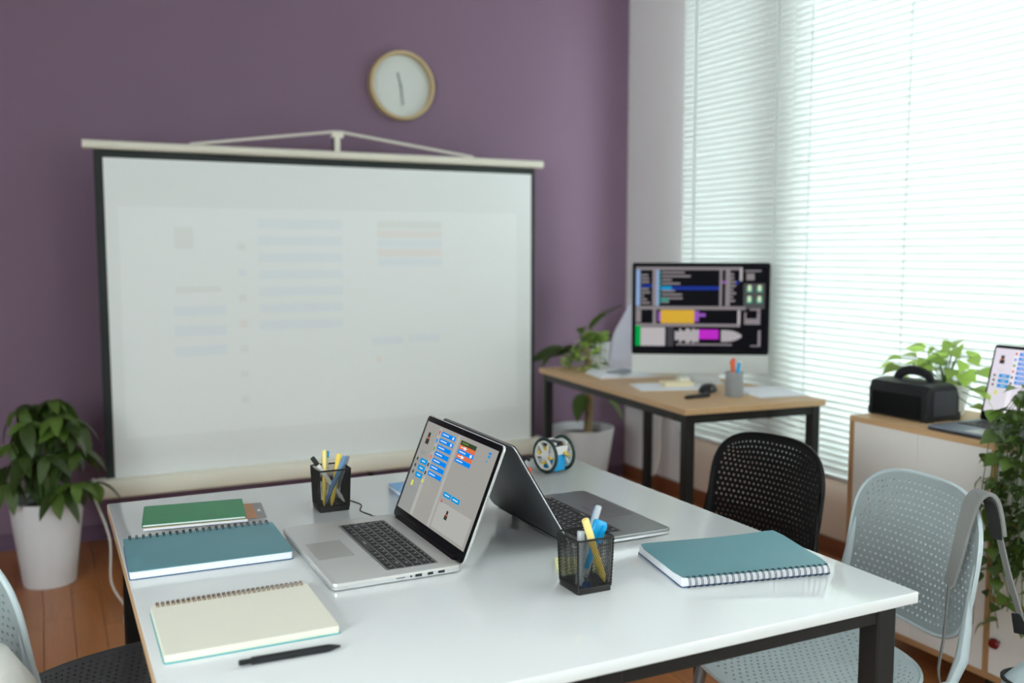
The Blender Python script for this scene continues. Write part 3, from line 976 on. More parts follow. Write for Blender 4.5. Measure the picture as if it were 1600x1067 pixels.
pp_(255, 320, 432, 440, 3)
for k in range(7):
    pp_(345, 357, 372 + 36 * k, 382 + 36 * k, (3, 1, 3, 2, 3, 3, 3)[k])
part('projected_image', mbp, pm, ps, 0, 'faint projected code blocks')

# ------------------------------------------------------------------ wall clock
ck = thing('wall_clock', 'round wall clock with pale wooden rim and plain white face', 'clock', (1.687, WY, 2.160))
A = RX(R(90))
part('rim', MB(A).lathe([(.172, 0), (.172, .045), (.168, .048), (.158, .048), (.155, .045), (.155, .012), (.155, 0)], 48, None, True), M_CLOCKRIM, ck)
part('face', MB(A).lathe([(.1555, .001), (.1555, .012), (.0001, .012)], 48), M_CLOCKF, ck)
part('hour_hand', MB(A).box((0, .032, .015), (.011, .075, .002), RZ(R(14))), M_HAND, ck, 0)
part('minute_hand', MB(A).box((0, .045, .018), (.009, .10, .002), RZ(R(186))), M_HAND, ck, 0)
part('hub', MB(A).lathe([(.007, .012), (.007, .020)], 12), M_HAND, ck)

# ------------------------------------------------------------------ desk with all-in-one computer
DZ = .74
dk = thing('desk', 'oak topped desk with black steel frame beside the window', 'desk', (2.497, 3.500, 0), R(-4.8))
dw, dd = .645, 1.375
part('desktop', MB().slab(dw, dd, .004, DZ - .022, DZ, .001, 2), M_OAK, dk, 0)
fr = MB()
zi = DZ - .022
for sx in (-1, 1):
    fr.box((sx * (dw / 2 - .035), 0, zi - .018), (.035, dd - .10, .036))
for sy in (-1, 1):
    fr.box((0, sy * (dd / 2 - .035), zi - .018), (dw - .10, .035, .036))
part('frame', fr, M_BLACKM, dk, 0)
lm = MB().slab(.040, .040, .003, 0, zi, .001, 2).mesh('leg', M_BLACKM, 0)
for sx in (-1, 1):
    for sy in (-1, 1):
        o = link('leg', lm, dk)
        o.location = (sx * (dw / 2 - .035), sy * (dd / 2 - .035), 0)
part('cable_tray', MB().box((-.05, .25, zi - .055), (.05, .10, .035)), M_WHITEP, dk, 0)
c3 = thing('white_cable', 'white cable hanging under the oak desk by the window', 'cable', (2.80, 3.95, 0))
pp = cable('', '', [(0, 0, .70), (.01, .0, .6), (-.015, .0, .45), (.0, .02, .3), (-.02, .04, .18)], .006, M_CORD)
part('wire', MB().tube(pp, .006, 6), M_CORD, c3)
part('plug', MB().box((0, 0, .70), (.03, .025, .05)), M_CORD, c3, 0)

mn = thing('all_in_one_computer', 'silver all-in-one computer showing dark audio editing windows on the desk', 'computer', (2.605, 3.395, DZ), R(-32))
MW, MZ0, MZ1 = .600, .045, .535
A = T(0, 0, 0) @ RX(R(90))      # local x right, y up, z toward viewer
part('housing', MB(A).slab(MW, MZ1 - MZ0, .012, -.018, .0, .003, 5, 0, (MZ0 + MZ1) / 2), M_SILVER, mn)
part('bezel', MB(A).slab(MW - .002, .405, .010, .0, .0016, 0, 5, 0, MZ1 - .2035), M_BEZEL, mn, 0)
part('chin', MB(A).box2((-MW / 2 + .001, MZ0, .0), (MW / 2 - .001, MZ1 - .406, .0014)), mat('chin silver', (0.55, 0.56, 0.55, 1), 0.4, 0.3, var=0.01), mn, 0)
part('stand', MB().box2((-.09, .02, 0), (.09, .035, .20)).box2((-.10, -.035, 0), (.10, .12, .008)), M_SILVER, mn, 0)
E_BLK = screen_mat('editor black', (0.003, 0.003, 0.005, 1), 1)
E_GRY = screen_mat('editor grey', (0.19, 0.17, 0.18, 1), 1)
E_LGR = screen_mat('editor light grey', (0.36, 0.34, 0.35, 1), 1)
E_BLU = screen_mat('editor blue', (0.008, 0.025, 0.20, 1), 1)
E_LBL = screen_mat('editor pale blue', (0.20, 0.30, 0.48, 1), 1)
E_CYN = screen_mat('editor cyan', (0.01, 0.22, 0.42, 1), 1)
E_YEL = screen_mat('editor amber', (0.50, 0.30, 0.03, 1), 1)
E_PUR = screen_mat('editor purple', (0.22, 0.07, 0.36, 1), 1)
E_MAG = screen_mat('editor magenta', (0.38, 0.02, 0.42, 1), 1)
E_GRN = screen_mat('editor green', (0.0, 0.26, 0.05, 1), 1)
E_TEA = screen_mat('editor teal', (0.02, 0.20, 0.16, 1), 1)
E_PAL = screen_mat('editor pale lime', (0.50, 0.62, 0.40, 1), 1)
mb = MB(A)
mats = []
sx0, sx1, sv1, sv0 = -.288, .288, MZ1 - .018, MZ1 - .385
def er(a, b, c, d, z, m):      # fractions of the display from its top-left corner
    if m not in mats:
        mats.append(m)
    mb.cur = mats.index(m)
    mb.rect(sx0 + a * (sx1 - sx0), sx0 + b * (sx1 - sx0), sv1 - d * (sv1 - sv0), sv1 - c * (sv1 - sv0), .0018 + z * .0002)
rr = random.Random(5)
er(0, 1, 0, 1, 0, E_BLK)
er(.01, .80, .005, .04, 1, E_GRY)
er(.01, .04, .04, .47, 1, E_LBL)
er(.135, .165, .04, .47, 1, E_GRY)
er(.165, .185, .04, .47, 1, E_LBL)
for k in range(9):
    er(.045, .07 + rr.random() * .05, .09 + .042 * k, .112 + .042 * k, 1, E_GRY)
er(.05, .135, .215, .25, 2, E_BLU)
er(.19, .64, .235, .28, 1, E_BLU)
er(.20, .28, .235, .275, 2, E_CYN)
for k in range(9):
    if k == 4:
        continue
    er(.205, .26 + rr.random() * .18, .06 + .044 * k, .082 + .044 * k, 1, E_GRY)
for k in range(8):
    er(.188, .20, .06 + .05 * k, .09 + .05 * k, 1, E_TEA)
er(.20, .26, .38, .42, 2, E_TEA)
er(.64, .66, .04, .47, 1, E_GRY)
er(.685, .72, .04, .47, 1, E_GRY)
for k in range(8):
    er(.70, .74 + rr.random() * .03, .08 + .045 * k, .105 + .045 * k, 1, E_GRY)
er(.66, .685, .17, .20, 2, E_PUR)
er(.76, .785, .17, .21, 1, E_BLU)
er(.79, .81, .01, .17, 1, E_LGR)
er(.83, .95, .04, .06, 1, E_GRY)
er(.84, .90, .08, .16, 1, E_GRY)
er(.82, .98, .20, .50, 1, screen_mat('editor dim', (0.06, 0.06, 0.06, 1), 1))
for i in (0, 1):
    for j in (0, 1):
        cx, cy = .865 + .075 * i, .27 + .13 * j
        er(cx - .022, cx + .022, cy - .035, cy + .035, 2, E_TEA)
        er(cx - .012, cx + .012, cy - .05, cy + .02, 3, E_PAL)
er(.01, .84, .475, .515, 1, E_GRY)
er(.01, .05, .52, .67, 1, E_GRY)
er(.14, .165, .50, .69, 1, E_GRY)
er(.18, .20, .54, .66, 1, E_PUR)
er(.20, .455, .52, .68, 2, E_YEL)
er(.455, .49, .53, .66, 2, E_PUR)
er(.49, .54, .56, .60, 2, E_PUR)
er(.01, .80, .685, .72, 1, E_GRY)
er(.78, .80, .52, .72, 1, E_LGR)
er(.83, .95, .545, .69, 1, E_GRY)
er(.845, .925, .52, .62, 2, E_BLK)
er(.87, .95, .50, .54, 1, E_GRY)
er(.01, .05, .71, .955, 2, E_GRN)
er(.05, .235, .73, .955, 2, E_LGR)
er(.25, .30, .72, .96, 1, screen_mat('editor charcoal', (0.04, 0.04, 0.045, 1), 1))
for k in range(11):
    h = .05 + rr.random() * .04
    er(.31 + .0165 * k, .3245 + .0165 * k, .83 - h, .83 + h, 1, E_LGR)
er(.49, .64, .755, .87, 2, E_MAG)
for k in range(9):
    h = .07 * (1 - (k / 9) ** 3)
    er(.66 + .017 * k, .675 + .017 * k, .83 - h, .83 + h, 1, E_LGR)
er(.32, .74, .925, .945, 1, E_GRY)
er(.935, .955, .76, .95, 1, E_GRY)
er(.88, .955, .94, .955, 1, E_GRY)
part('display', mb, mats, mn, 0, 'lit display full of dark editing windows')

pt_ = thing('paper_stack', 'pale sheets and folder lying on the far left of the oak desk', 'papers', (2.47, 3.80, DZ), R(-12))
for k in range(3):
    part('sheet', MB().slab(.31 - .01 * k, .23, .002, .006 * k, .006 * k + .005, 0, 2, .008 * k, .01 * k), M_PAPER, pt_, 0)
ph = thing('tablet', 'blue grey tablet lying on the paper stack on the desk', 'tablet', (2.45, 3.77, DZ + .0172), R(-60))
part('body', MB().slab(.10, .17, .010, 0, .007, .002, 4), M_GREYP, ph)
part('glass', MB().slab(.094, .164, .008, .007, .0075, 0, 4), mat('dark blue glass', (0.05, 0.11, 0.16, 1), 0.1, var=0.03), ph, 0)
fo = thing('cream_folder', 'cream folder of papers lying before the computer', 'folder', (2.665, 3.665, DZ), R(-32))
part('cover', MB().slab(.30, .10, .003, .018, .021, 0, 3), M_PAPERC, fo, 0)
part('pages', MB().slab(.29, .094, .002, .0, .018, 0, 3), M_PAPERC, fo, 0)
sb = thing('note_block', 'pale yellow block of notes lying below the computer', 'note block', (2.468, 3.372, DZ + .0032), R(-20))
part('pad', MB().slab(.13, .09, .002, 0, .018, 0, 2), mat('pale yellow paper', (0.80, 0.70, 0.47, 1), 0.8, var=0.03), sb, 0)
part('top_note', MB().slab(.045, .045, .001, .018, .030, 0, 2, .035, .02), M_PAPERC, sb, 0)
kbd = thing('sheet_of_paper', 'white sheet lying on the desk left of the mouse', 'paper', (2.418, 3.362, DZ), R(-18))
part('sheet', MB().slab(.30, .21, .001, .0002, .0015, 0, 2), M_PAPER, kbd, 0)
part('second_sheet', MB().slab(.28, .20, .001, .0016, .003, 0, 2, .02, .01), M_PAPER, kbd, 0)
sp2 = thing('paper_sheets', 'bright white sheets on the window side of the desk', 'paper', (2.685, 3.06, DZ), R(-10))
part('sheet', MB().slab(.21, .29, .001, .0002, .002, 0, 2), M_PAPER, sp2, 0)
part('top_sheet', MB().slab(.205, .28, .001, .0022, .004, 0, 2, .01, -.01), M_PAPER, sp2, 0)
ms = thing('computer_mouse', 'black computer mouse on the oak desk', 'mouse', (2.475, 3.165, DZ), R(-60))
loops = []
for k in range(7):
    a = k / 6 * PI / 2
    s = math.cos(a) ** .7 if k < 6 else .02
    loops.append([(x * s, y * s, .002 + .034 * math.sin(a)) for x, y in rrect(.060, .105, .028, 6)])
part('shell', MB().loft(loops), M_DARKP, ms, 60)
part('scroll_wheel', MB().cyl((-.004, .026, .029), (.004, .026, .029), .006, 12), M_GREYP, ms)
pen('pen', 'thick black pen lying near the front corner of the oak desk', (2.262, 3.040, DZ + .009), (2.395, 3.055, DZ + .009), .008, M_DARKP, M_DARKP, capf=.4)
dc = thing('pencil_holder', 'grey round pencil holder on the oak desk', 'pencil holder', (2.50, 3.03, DZ))
part('cup', MB().lathe([(.034, .0), (.036, .004), (.036, .098), (.033, .098), (.032, .006), (.0001, .006)], 24), M_GREYP, dc)
part('rim', MB(T(0, 0, .098)).torus(.0345, .0018, 24, 6), M_GREYP, dc)
def dpen(label, x0, y0, x1, y1, h, m):
    pen('marker_pen', label, (2.50 + x0, 3.03 + y0, DZ + .009), (2.50 + x1, 3.03 + y1, DZ + h), .0068, M_WHITEP, m, 'marker', capf=.36, clip=False)
dpen('orange capped marker in the grey pencil holder', .008, -.006, -.012, .004, .146, M_ORANGE)
dpen('red capped marker at the back of the grey pencil holder', .0, .014, .010, .018, .152, M_RED)
dpen('blue capped marker in the grey pencil holder', -.006, -.012, .012, -.016, .138, M_CYAN)
dpen('cream capped marker in the grey pencil holder', .012, .004, .030, .0, .140, M_PAPERC)

# garment and folder behind the computer
cl = thing('lavender_cloth', 'pale lavender cloth standing folded behind the computer on the desk', 'cloth', (2.600, 4.02, DZ), R(-30))
loops = []
for k in range(9):
    u = k / 8
    w = .17 - .12 * u ** 1.4
    off = .055 * u ** 1.2
    loops.append([(x + off + .006 * math.sin(9 * u), y * (1 + .25 * math.sin(x * 80)), .33 * u) for x, y in rrect(w, .055 - .03 * u, .02, 5)])
part('fabric', MB().loft(loops), M_LAV, cl, 60)
part('collar', MB(T(.055, 0, .33)).torus(.018, .007, 16, 6), M_LAV, cl)
cf = thing('cream_binder', 'cream binder standing upright behind the computer', 'binder', (2.690, 3.94, DZ), R(-30))
part('spine', MB().slab(.045, .18, .004, 0, .30, .002, 3), M_PAPERC, cf)
part('label_strip', MB().box((-.0228, -.05, .2), (.0008, .03, .1)), M_PAPER, cf, 0)

# ------------------------------------------------------------------ cabinet
CX0, CX1, CYL, CYR, CB, CT = 2.42, 2.86, 2.334, .90, .085, .776
cb = thing('cabinet', 'low white cabinet with oak edges below the wide blind', 'cabinet', ((CX0 + CX1) / 2, CYL, 0))
cxo = (CX0 + CX1) / 2
def cbx(lo, hi):
    return MB().box2((lo[0] - cxo, lo[1] - CYL, lo[2]), (hi[0] - cxo, hi[1] - CYL, hi[2]))
DVY = 1.79
part('top_panel', cbx((CX0, CYR, CT - .018), (CX1, CYL, CT)), M_OAK, cb, 0)
part('bottom_panel', cbx((CX0, CYR, CB), (CX1, CYL, CB + .018)), M_OAKEDGE, cb, 0)
for y0 in (CYL - .018, DVY - .009, CYR):
    part('side_panel', cbx((CX0, y0, CB + .018), (CX1, y0 + .018, CT - .018)), M_OAKEDGE, cb, 0)
part('back_panel', cbx((CX1 - .01, CYR + .018, CB + .018), (CX1, CYL - .018, CT - .018)), M_CABW, cb, 0)
ym = (CYL - .018 + DVY + .009) / 2
for y0, y1 in ((ym + .0008, CYL - .0185), (DVY + .0095, ym - .0008)):
    part('door', cbx((CX0 + .003, y0, CB + .0185), (CX0 + .019, y1, CT - .0185)), M_CABW, cb, 0)
zz = [(CB + .0185, .318), (.335, .55), (.567, CT - .0185)]
part('shelf', cbx((CX0, CYR + .018, .318), (CX1 - .01, DVY - .009, .335)), M_OAKEDGE, cb, 0)
part('shelf', cbx((CX0, CYR + .018, .55), (CX1 - .01, DVY - .009, .567)), M_OAKEDGE, cb, 0)
for (z0, z1), km, kz in zip(zz, (M_REDK, M_GREENK, M_REDK), (.206, .43, .66)):
    dr = part('drawer', cbx((CX0 + .003, 1.36, z0 + .001), (CX0 + .019, DVY - .0095, z1 - .001)), M_CABW, cb, 0)
    kk = T(CX0 - cxo + .003, 1.750 - CYL, kz) @ RY(R(-90))
    part('knob', MB(kk).lathe([(.005, 0), (.005, .008), (.013, .014), (.016, .022), (.012, .030), (.001, .032)], 16), km, dr)
    part('drawer', cbx((CX0 + .003, CYR + .0185, z0 + .001), (CX0 + .019, 1.357, z1 - .001)), M_CABW, cb, 0)
for yy in (CYL - .06, DVY, CYR + .06):
    for xx in (CX0 + .05, CX1 - .05):
        part('foot', MB().slab(.04, .04, .004, 0, CB, 0, 2, xx - cxo, yy - CYL), M_BLACKM, cb, 0)

# portable speaker
spk = thing('portable_speaker', 'black portable speaker with carry handle on the cabinet', 'speaker', (2.592, 2.225, CT), R(0))
prof = [(-.092, .004), (-.094, .088), (-.080, .116), (-.040, .122), (.045, .122), (.070, .110), (.086, .080), (.090, .006), (.070, .0), (-.070, .0)]
prof = [(x * .86, z) for x, z in prof]
def spk_loop(y, s):
    return [(x * s, y, .062 + (z - .062) * s) for x, z in prof]
part('body', MB().loft([spk_loop(-.122, .86), spk_loop(-.118, .96), spk_loop(-.106, 1.0), spk_loop(.106, 1.0), spk_loop(.118, .96), spk_loop(.122, .86)]), M_DARKP, spk, 25)
gr = MB()
for k in range(22):
    yy = -.095 + .19 * k / 21
    gr.box((-.0815, yy, .046), (.006, .0035, .074))
part('front_grille', gr, M_CHAIRB, spk, 0)
for sy in (-1, 1):
    part('side_panel', MB().box((0, sy * .1235, .060), (.108, .004, .080)), mat('dark grey panel', (0.03, 0.034, 0.042, 1), 0.5, var=0.05), spk, 0)
for sx in (-1, 1):
    for sy in (-1, 1):
        part('corner_guard', MB().box((sx * .061, sy * .108, .013), (.035, .024, .026)), M_RUBBER, spk, 0)
hp = [(0, .072 * math.cos(R(a)), .114 + .040 * math.sin(R(a))) for a in range(0, 181, 15)]
part('handle', MB().tube(hp, .008, 8, flat=2.0), M_DARKP, spk)

W3 = .355
S_L = screen_mat('screen bright', (0.62, 0.58, 0.66, 1), 1)
S_L2 = screen_mat('screen bright column', (0.70, 0.68, 0.72, 1), 1)
S_L3 = screen_mat('screen bright panel', (0.57, 0.55, 0.60, 1), 1)
laptop('laptop', 'open laptop with a bright code screen on the cabinet by the plants', (2.675, 1.862, CT), R(-90), W3, .240, .245, R(14),
       mat('blue grey body', (0.20, 0.23, 0.29, 1), 0.4, 0.4, var=0.03), M_GREYAL, M_DARKP, code_screen(-W3 / 2 + .008, W3 / 2 - .008, .030, .235, S_L, S_L2, S_L3), 'simple', (0, -.085, .30, .095))

# ------------------------------------------------------------------ chairs
def perf_panel(fmap, nx, ny, hole=.42, stagger=True, th=.005, skip=1, nse=3.2, edge_r=.005):
    """solid shell with real round holes; fmap(u,v)->3D point for u,v in -1..1"""
    def sq(u, v):
        s = max(abs(u), abs(v))
        if s < 1e-6:
            return 0.0, 0.0
        a = math.atan2(v, u)
        ca, sa = abs(math.cos(a)), abs(math.sin(a))
        rs = 1 / max(ca, sa)
        rp = (ca ** nse + sa ** nse) ** (-1 / nse)
        k = 1 + (rp / rs - 1) * s * s
        return u * k, v * k
    def pos(u, v):
        a, b = sq(u, v)
        return Vector(fmap(a, b))
    def nrm(u, v):
        e = .01
        n = (pos(u + e, v) - pos(u - e, v)).cross(pos(u, v + e) - pos(u, v - e))
        return n.normalized()
    mb = MB()
    du, dv = 2 / nx, 2 / ny
    oct_ = [(1, 1), (0, 1), (-1, 1), (-1, 0), (-1, -1), (0, -1), (1, -1), (1, 0)]
    cr = [(math.cos(R(a)), math.sin(R(a))) for a in (45, 90, 135, 180, 225, 270, 315, 360)]
    for j in range(ny):
        v0 = -1 + dv * (j + .5)
        off = .5 if (stagger and j % 2) else 0.0
        cells = []
        if off:
            cells.append((-1 + du * .25, du * .5, False))
            for i in range(nx - 1):
                cells.append((-1 + du * (i + 1.0), du, skip <= i < nx - 1 - skip))
            cells.append((1 - du * .25, du * .5, False))
        else:
            for i in range(nx):
                cells.append((-1 + du * (i + .5), du, skip <= i < nx - skip))
        for u0, w, hl_ in cells:
            hl_ = hl_ and skip <= j < ny - skip
            n = nrm(u0, v0) * th
            outer = [pos(u0 + a * w / 2, v0 + b_ * dv / 2) for a, b_ in oct_]
            if hl_:
                inner = [pos(u0 + a * w * .5 * hole * 1.15, v0 + b_ * dv * .5 * hole * 1.15) for a, b_ in cr]
                vs = [tuple(p) for p in outer] + [tuple(p) for p in inner] + [tuple(p - n) for p in outer] + [tuple(p - n) for p in inner]
                fs = []
                for k in range(8):
                    k2 = (k + 1) % 8
                    fs.append((k, k2, 8 + k2, 8 + k))
                    fs.append((16 + k2, 16 + k, 24 + k, 24 + k2))
                    fs.append((8 + k, 8 + k2, 24 + k2, 24 + k))
                mb.add(vs, fs)
            else:
                vs = [tuple(p) for p in outer] + [tuple(p - n) for p in outer]
                mb.add(vs, [tuple(range(8)), tuple(reversed(range(8, 16)))])
    ring = []
    N = 72
    for k in range(N):
        a = 2 * PI * k / N
        ca, sa = math.cos(a), math.sin(a)
        m = max(abs(ca), abs(sa))
        u, v = ca / m, sa / m
        ring.append(tuple(pos(u, v) - nrm(u * .98, v * .98) * th * .5))
    return mb, MB().tube(ring, edge_r, 6, True)

SEAT_Z = .455
def seat_map(a, b):
    x = .015 + a * .205
    y = b * .215 * (1 - .06 * (1 - a) * .5)
    z = SEAT_Z - .016 * (1 - (b) ** 2) * (1 - a * a) - .022 * max(0, a - .55) ** 2 * 4 + .012 * max(0, -a - .6) * 2
    return (x, y, z)
def back_map(a, b):
    # a along y (left-right), b along z
    y = a * .197
    z = .666 + b * .160
    x = -.225 - .034 * (1 - a * a) - .040 * (b * .5 + .5) + .012 * (1 - b) * .5 * (1 - b) * .5
    return (x, y, z)
def make_chair(label, loc, rz, m_back, m_seat, m_frame, m_leg, group=None, dz=0.0):
    t = thing('perforated_chair', label, 'chair', loc, rz, group)
    for nm, (pan, rim_), mm, mr in (('seat', perf_panel(seat_map, 26, 26, .38, th=.006), m_seat, m_seat), ('backrest', perf_panel(lambda a, b: (back_map(a, b)[0], back_map(a, b)[1], back_map(a, b)[2] + dz), 26, 21, .42, th=.005), m_back, m_frame)):
        po = part(nm, pan, mm, t, 40)
        part(nm + '_rim', rim_, mr, po, 60)
    for sy in (-1, 1):
        pts = [(-.135, sy * .196, SEAT_Z - .012), (-.190, sy * .200, SEAT_Z - .004), (-.224, sy * .192, SEAT_Z + .045), (-.234, sy * .189, .56), (-.240, sy * .188, .62), (-.246, sy * .187, .66), (-.252, sy * .186, .69)]
        part('side_upright', MB().tube(pts, [.014, .019, .024, .019, .012, .007, .004], 10, flat=.55, up=(1, 0, 0)), m_frame, t, 60)
    rim = MB().tube([(.20, -.17, SEAT_Z - .03), (.05, -.195, SEAT_Z - .012), (-.14, -.19, SEAT_Z - .012), (-.165, 0, SEAT_Z - .02), (-.14, .19, SEAT_Z - .012), (.05, .195, SEAT_Z - .012), (.20, .17, SEAT_Z - .03)], .009, 8)
    part('seat_frame', rim, m_frame, t)
    for sx, sy in ((1, 1), (1, -1), (-1, 1), (-1, -1)):
        part('leg', MB().tube([(sx * .13, sy * .15, SEAT_Z - .022), (sx * .16, sy * .17, SEAT_Z - .05), (sx * .215, sy * .205, .0)], [.013, .013, .011], 10), m_leg, t)
    return t
GC = make_chair('grey perforated chair with a bag strap over its back, right of the table', (1.450, 1.490, 0), R(171), M_CHAIRG, M_CHAIRL, M_CHAIRL, M_LEG, 'perforated plastic chairs')
make_chair('black perforated chair behind the right side of the table', (1.545, 2.000, 0), R(188), M_CHAIRB, M_CHAIRB, M_CHAIRB, M_BLACKM, 'perforated plastic chairs', -.022)
make_chair('grey perforated chair with dark seat at the left edge of the picture', (.138, 1.985, 0), R(16), M_CHAIRG, M_CHAIRD, M_CHAIRL, M_LEG, 'perforated plastic chairs')

# bag hung from the grey chair by its strap
def ribbon(mb, pts, w, wdir, th):
    P = [Vector(p) for p in cable('', '', pts, 0, None)]
    n = len(P)
    loops = []
    for i, p in enumerate(P):
        t = (P[min(i + 1, n - 1)] - P[max(i - 1, 0)]).normalized()
        wd = Vector(wdir)
        wd = (wd - t * wd.dot(t)).normalized()
        nn = t.cross(wd)
        ww = w if not callable(w) else w(i / (n - 1))
        loops.append([tuple(p + wd * (ww / 2 * a) + nn * (th / 2 * b)) for a, b in ((-1, -1), (1, -1), (1, 1), (-1, 1))])
    return mb.loft(loops)
bag = thing('shoulder_bag', 'pale grey blue bag hanging by a grey strap from the chair', 'bag', GC.location, GC.rotation_euler[2])
pad = [(-.214, .160, .645), (-.226, .164, .70), (-.240, .168, .775), (-.254, .172, .822), (-.274, .177, .836), (-.292, .180, .822), (-.302, .184, .785), (-.306, .188, .748)]
part('padded_strap', ribbon(MB(), pad, lambda u: .036 - .012 * max(0, .4 - u) / .4, (0, 1, .0), .008), M_STRAP, bag, 40)
part('strap_lining', ribbon(MB(), [(x + .006, y, z - .007) for x, y, z in pad[4:]], .030, (0, 1, 0), .003), M_STRAPIN, bag, 40)
part('webbing', ribbon(MB(), [(-.306, .188, .752), (-.318, .206, .67), (-.335, .234, .57), (-.355, .268, .46)], .024, (.3, 1, 0), .003), M_STRAP, bag, 40)
part('thin_strap', ribbon(MB(), [(-.213, .160, .648), (-.208, .158, .54), (-.205, .155, .44), (-.25, .18, .36), (-.34, .24, .34)], .010, (.5, 1, 0), .003), M_STRAP, bag, 40)
part('buckle', MB(T(-.334, .229, .575) @ RX(R(14))).slab(.012, .040, .004, -.020, .020, .002, 3), M_DARKP, bag)
loops = []
for z, w, d in ((.18, .20, .10), (.20, .27, .14), (.30, .31, .16), (.40, .31, .16), (.46, .28, .14), (.50, .22, .10), (.515, .12, .05)):
    loops.append([(-.370 + y, .335 + x, z + .0) for x, y in rrect(w, d, .05, 5)])
part('body', MB().loft(loops), M_BAG, bag, 60)
part('zip_edge', MB(T(-.370, .335, .462)).tube([(y, x, 0) for x, y in rrect(.285, .145, .05, 5)], .004, 6, True), M_STRAPIN, bag)

wb = thing('white_bag', 'white rounded bag at the lower left corner beside the left chair', 'bag', (-.166, 1.60, 0))
loops = []
for z, w, d in ((.0, .20, .10), (.02, .26, .14), (.2, .30, .17), (.45, .30, .17), (.58, .27, .15), (.64, .20, .10), (.66, .10, .05)):
    loops.append([(x, y, z * 1.12) for x, y in rrect(w, d, .05, 6)])
part('body', MB().loft(loops), M_WHITEF, wb, 60)
part('carry_loop', MB().tube([(-.04, 0, .735), (-.03, 0, .77), (.03, 0, .77), (.04, 0, .735)], .008, 8), M_WHITEF, wb)

# ------------------------------------------------------------------ plants
def leaf_mesh(name, L, w, m, droop=.25, fold=.25, n=6, shape='oval'):
    mb = MB()
    vs, fs = [], []
    for k in range(n + 1):
        u = k / n
        if shape == 'heart':
            ww = w * (1.25 * math.sin(PI * min(1, u * .98 + .02) ** .62)) * (1 - .15 * u)
        else:
            ww = w * math.sin(PI * u ** .85) ** .8
        ww = max(ww, .0004) / 2
        z = -droop * L * u * u
        x = L * u * (1 - .15 * droop * u)
        vs += [(x, -ww, z + ww * fold), (x, 0, z), (x, ww, z + ww * fold)]
    for k in range(n):
        a = 3 * k
        fs += [(a, a + 1, a + 4, a + 3), (a + 1, a + 2, a + 5, a + 4)]
    mb.add(vs, fs)
    return mb.mesh(name, m, 80)
def put_leaf(me, p, d, parent, s=1.0, roll=0.0, up=(0, 0, 1)):
    d = Vector(d).normalized()
    u = Vector(up)
    y = u.cross(d)
    if y.length < 1e-3:
        y = Vector((0, 1, 0))
    y.normalize()
    z = d.cross(y)
    M = Matrix((d, y, z)).transposed().to_4x4()
    o = link('leaf', me, parent)
    o.matrix_local = T(*p) @ M @ RX(roll) @ Matrix.Scale(s, 4)
    return o
def pot(parent, rt, rb_, h, m=M_POT, soil=True, wall=.008):
    part('pot', MB().lathe([(rb_ * .96, 0), (rb_, .006), (rt, h - .004), (rt, h), (rt - wall, h), (rt - wall, h * .86), (rb_ * .5, h * .86), (.0001, h * .86)], 40), m, parent, 40)
    if soil:
        part('soil', MB().lathe([(rt - wall - .003, h * .85), (rt - wall - .003, h * .88), (.0001, h * .89)], 24), M_SOIL, parent)

# corner plant on the floor, left
rr = random.Random(11)
p1 = thing('potted_plant', 'leafy dark green plant in a tapered white floor pot, far left', 'plant', (-.012, 4.165, 0))
pot(p1, .138, .098, .345)
lmA = [leaf_mesh('leaf', .125, .050, M_LEAFD, .55, .3), leaf_mesh('leaf', .105, .045, M_LEAFM, .45, .3), leaf_mesh('leaf', .14, .052, M_LEAFD, .7, .25)]
for k in range(24):
    a = 2 * PI * k / 17 * 2.4 + rr.random()
    rad = .04 + .140 * (k / 23) ** .7
    zt = .73 - .38 * (k / 23) ** 1.1 + rr.uniform(-.03, .03)
    tip = Vector((rad * math.cos(a), rad * math.sin(a), zt))
    part('stem', MB().tube([(rad * .15 * math.cos(a), rad * .15 * math.sin(a), .31), (tip.x * .5, tip.y * .5, .31 + (zt - .31) * .65), tuple(tip)], [.006, .005, .003], 6), M_STEM, p1)
    for q in range(7):
        b_ = 2 * PI * q / 7 + rr.random() * .5
        d = (math.cos(b_), math.sin(b_), rr.uniform(-.75, .15))
        put_leaf(lmA[rr.randrange(3)], tuple(tip), d, p1, rr.uniform(.8, 1.2), rr.uniform(-.4, .4))

# dumb cane behind the desk
p2 = thing('potted_plant', 'tall plant with ringed trunk in a wide white pot behind the desk', 'plant', (2.612, 4.42, 0))
pot(p2, .172, .115, .375, soil=True)
part('trunk', MB().tube([(.02, -.02, .30), (.03, -.02, .45), (.035, -.015, .60), (.03, -.01, .72), (.01, 0, .84)], [.024, .022, .022, .019, .014], 12), M_TRUNK, p2)
tr = p2.children[-1]
for k in range(7):
    z = .34 + .06 * k
    part('trunk_ring', MB(T(.022 + .004 * min(k, 3), -.02, z)).torus(.0225, .003, 16, 6), M_STEM if k % 2 else M_TRUNK, tr)
lmB = [leaf_mesh('leaf', .26, .115, M_LEAFD, .35, .3, 8), leaf_mesh('leaf', .22, .10, M_LEAFM, .3, .3, 8)]
for p, d, s, i in (((0, 0, .80), (-1, -.25, .05), 1.05, 0), ((0, 0, .78), (-1, -.05, .12), .95, 0), ((0, 0, .84), (-.25, -.35, .35), .55, 1), ((0, 0, .84), (.0, -.6, .35), .5, 1),
                   ((.03, 0, .60), (.75, -.5, -.55), .95, 1), ((.02, 0, .60), (-.5, -.5, -.40), .7, 0), ((0, 0, .84), (.62, .1, .75), 1.0, 0), ((0, 0, .84), (.25, -.1, .45), .6, 1), ((0, 0, .80), (.6, .05, .25), 1.0, 0)):
    d = Vector(d).normalized()
    st = Vector(p) + d * .07
    part('leaf_stalk', MB().tube([p, tuple(st)], .005, 6), M_STEM, p2)
    put_leaf(lmB[i], tuple(st), tuple(d), p2, s, rr.uniform(-.5, .5))

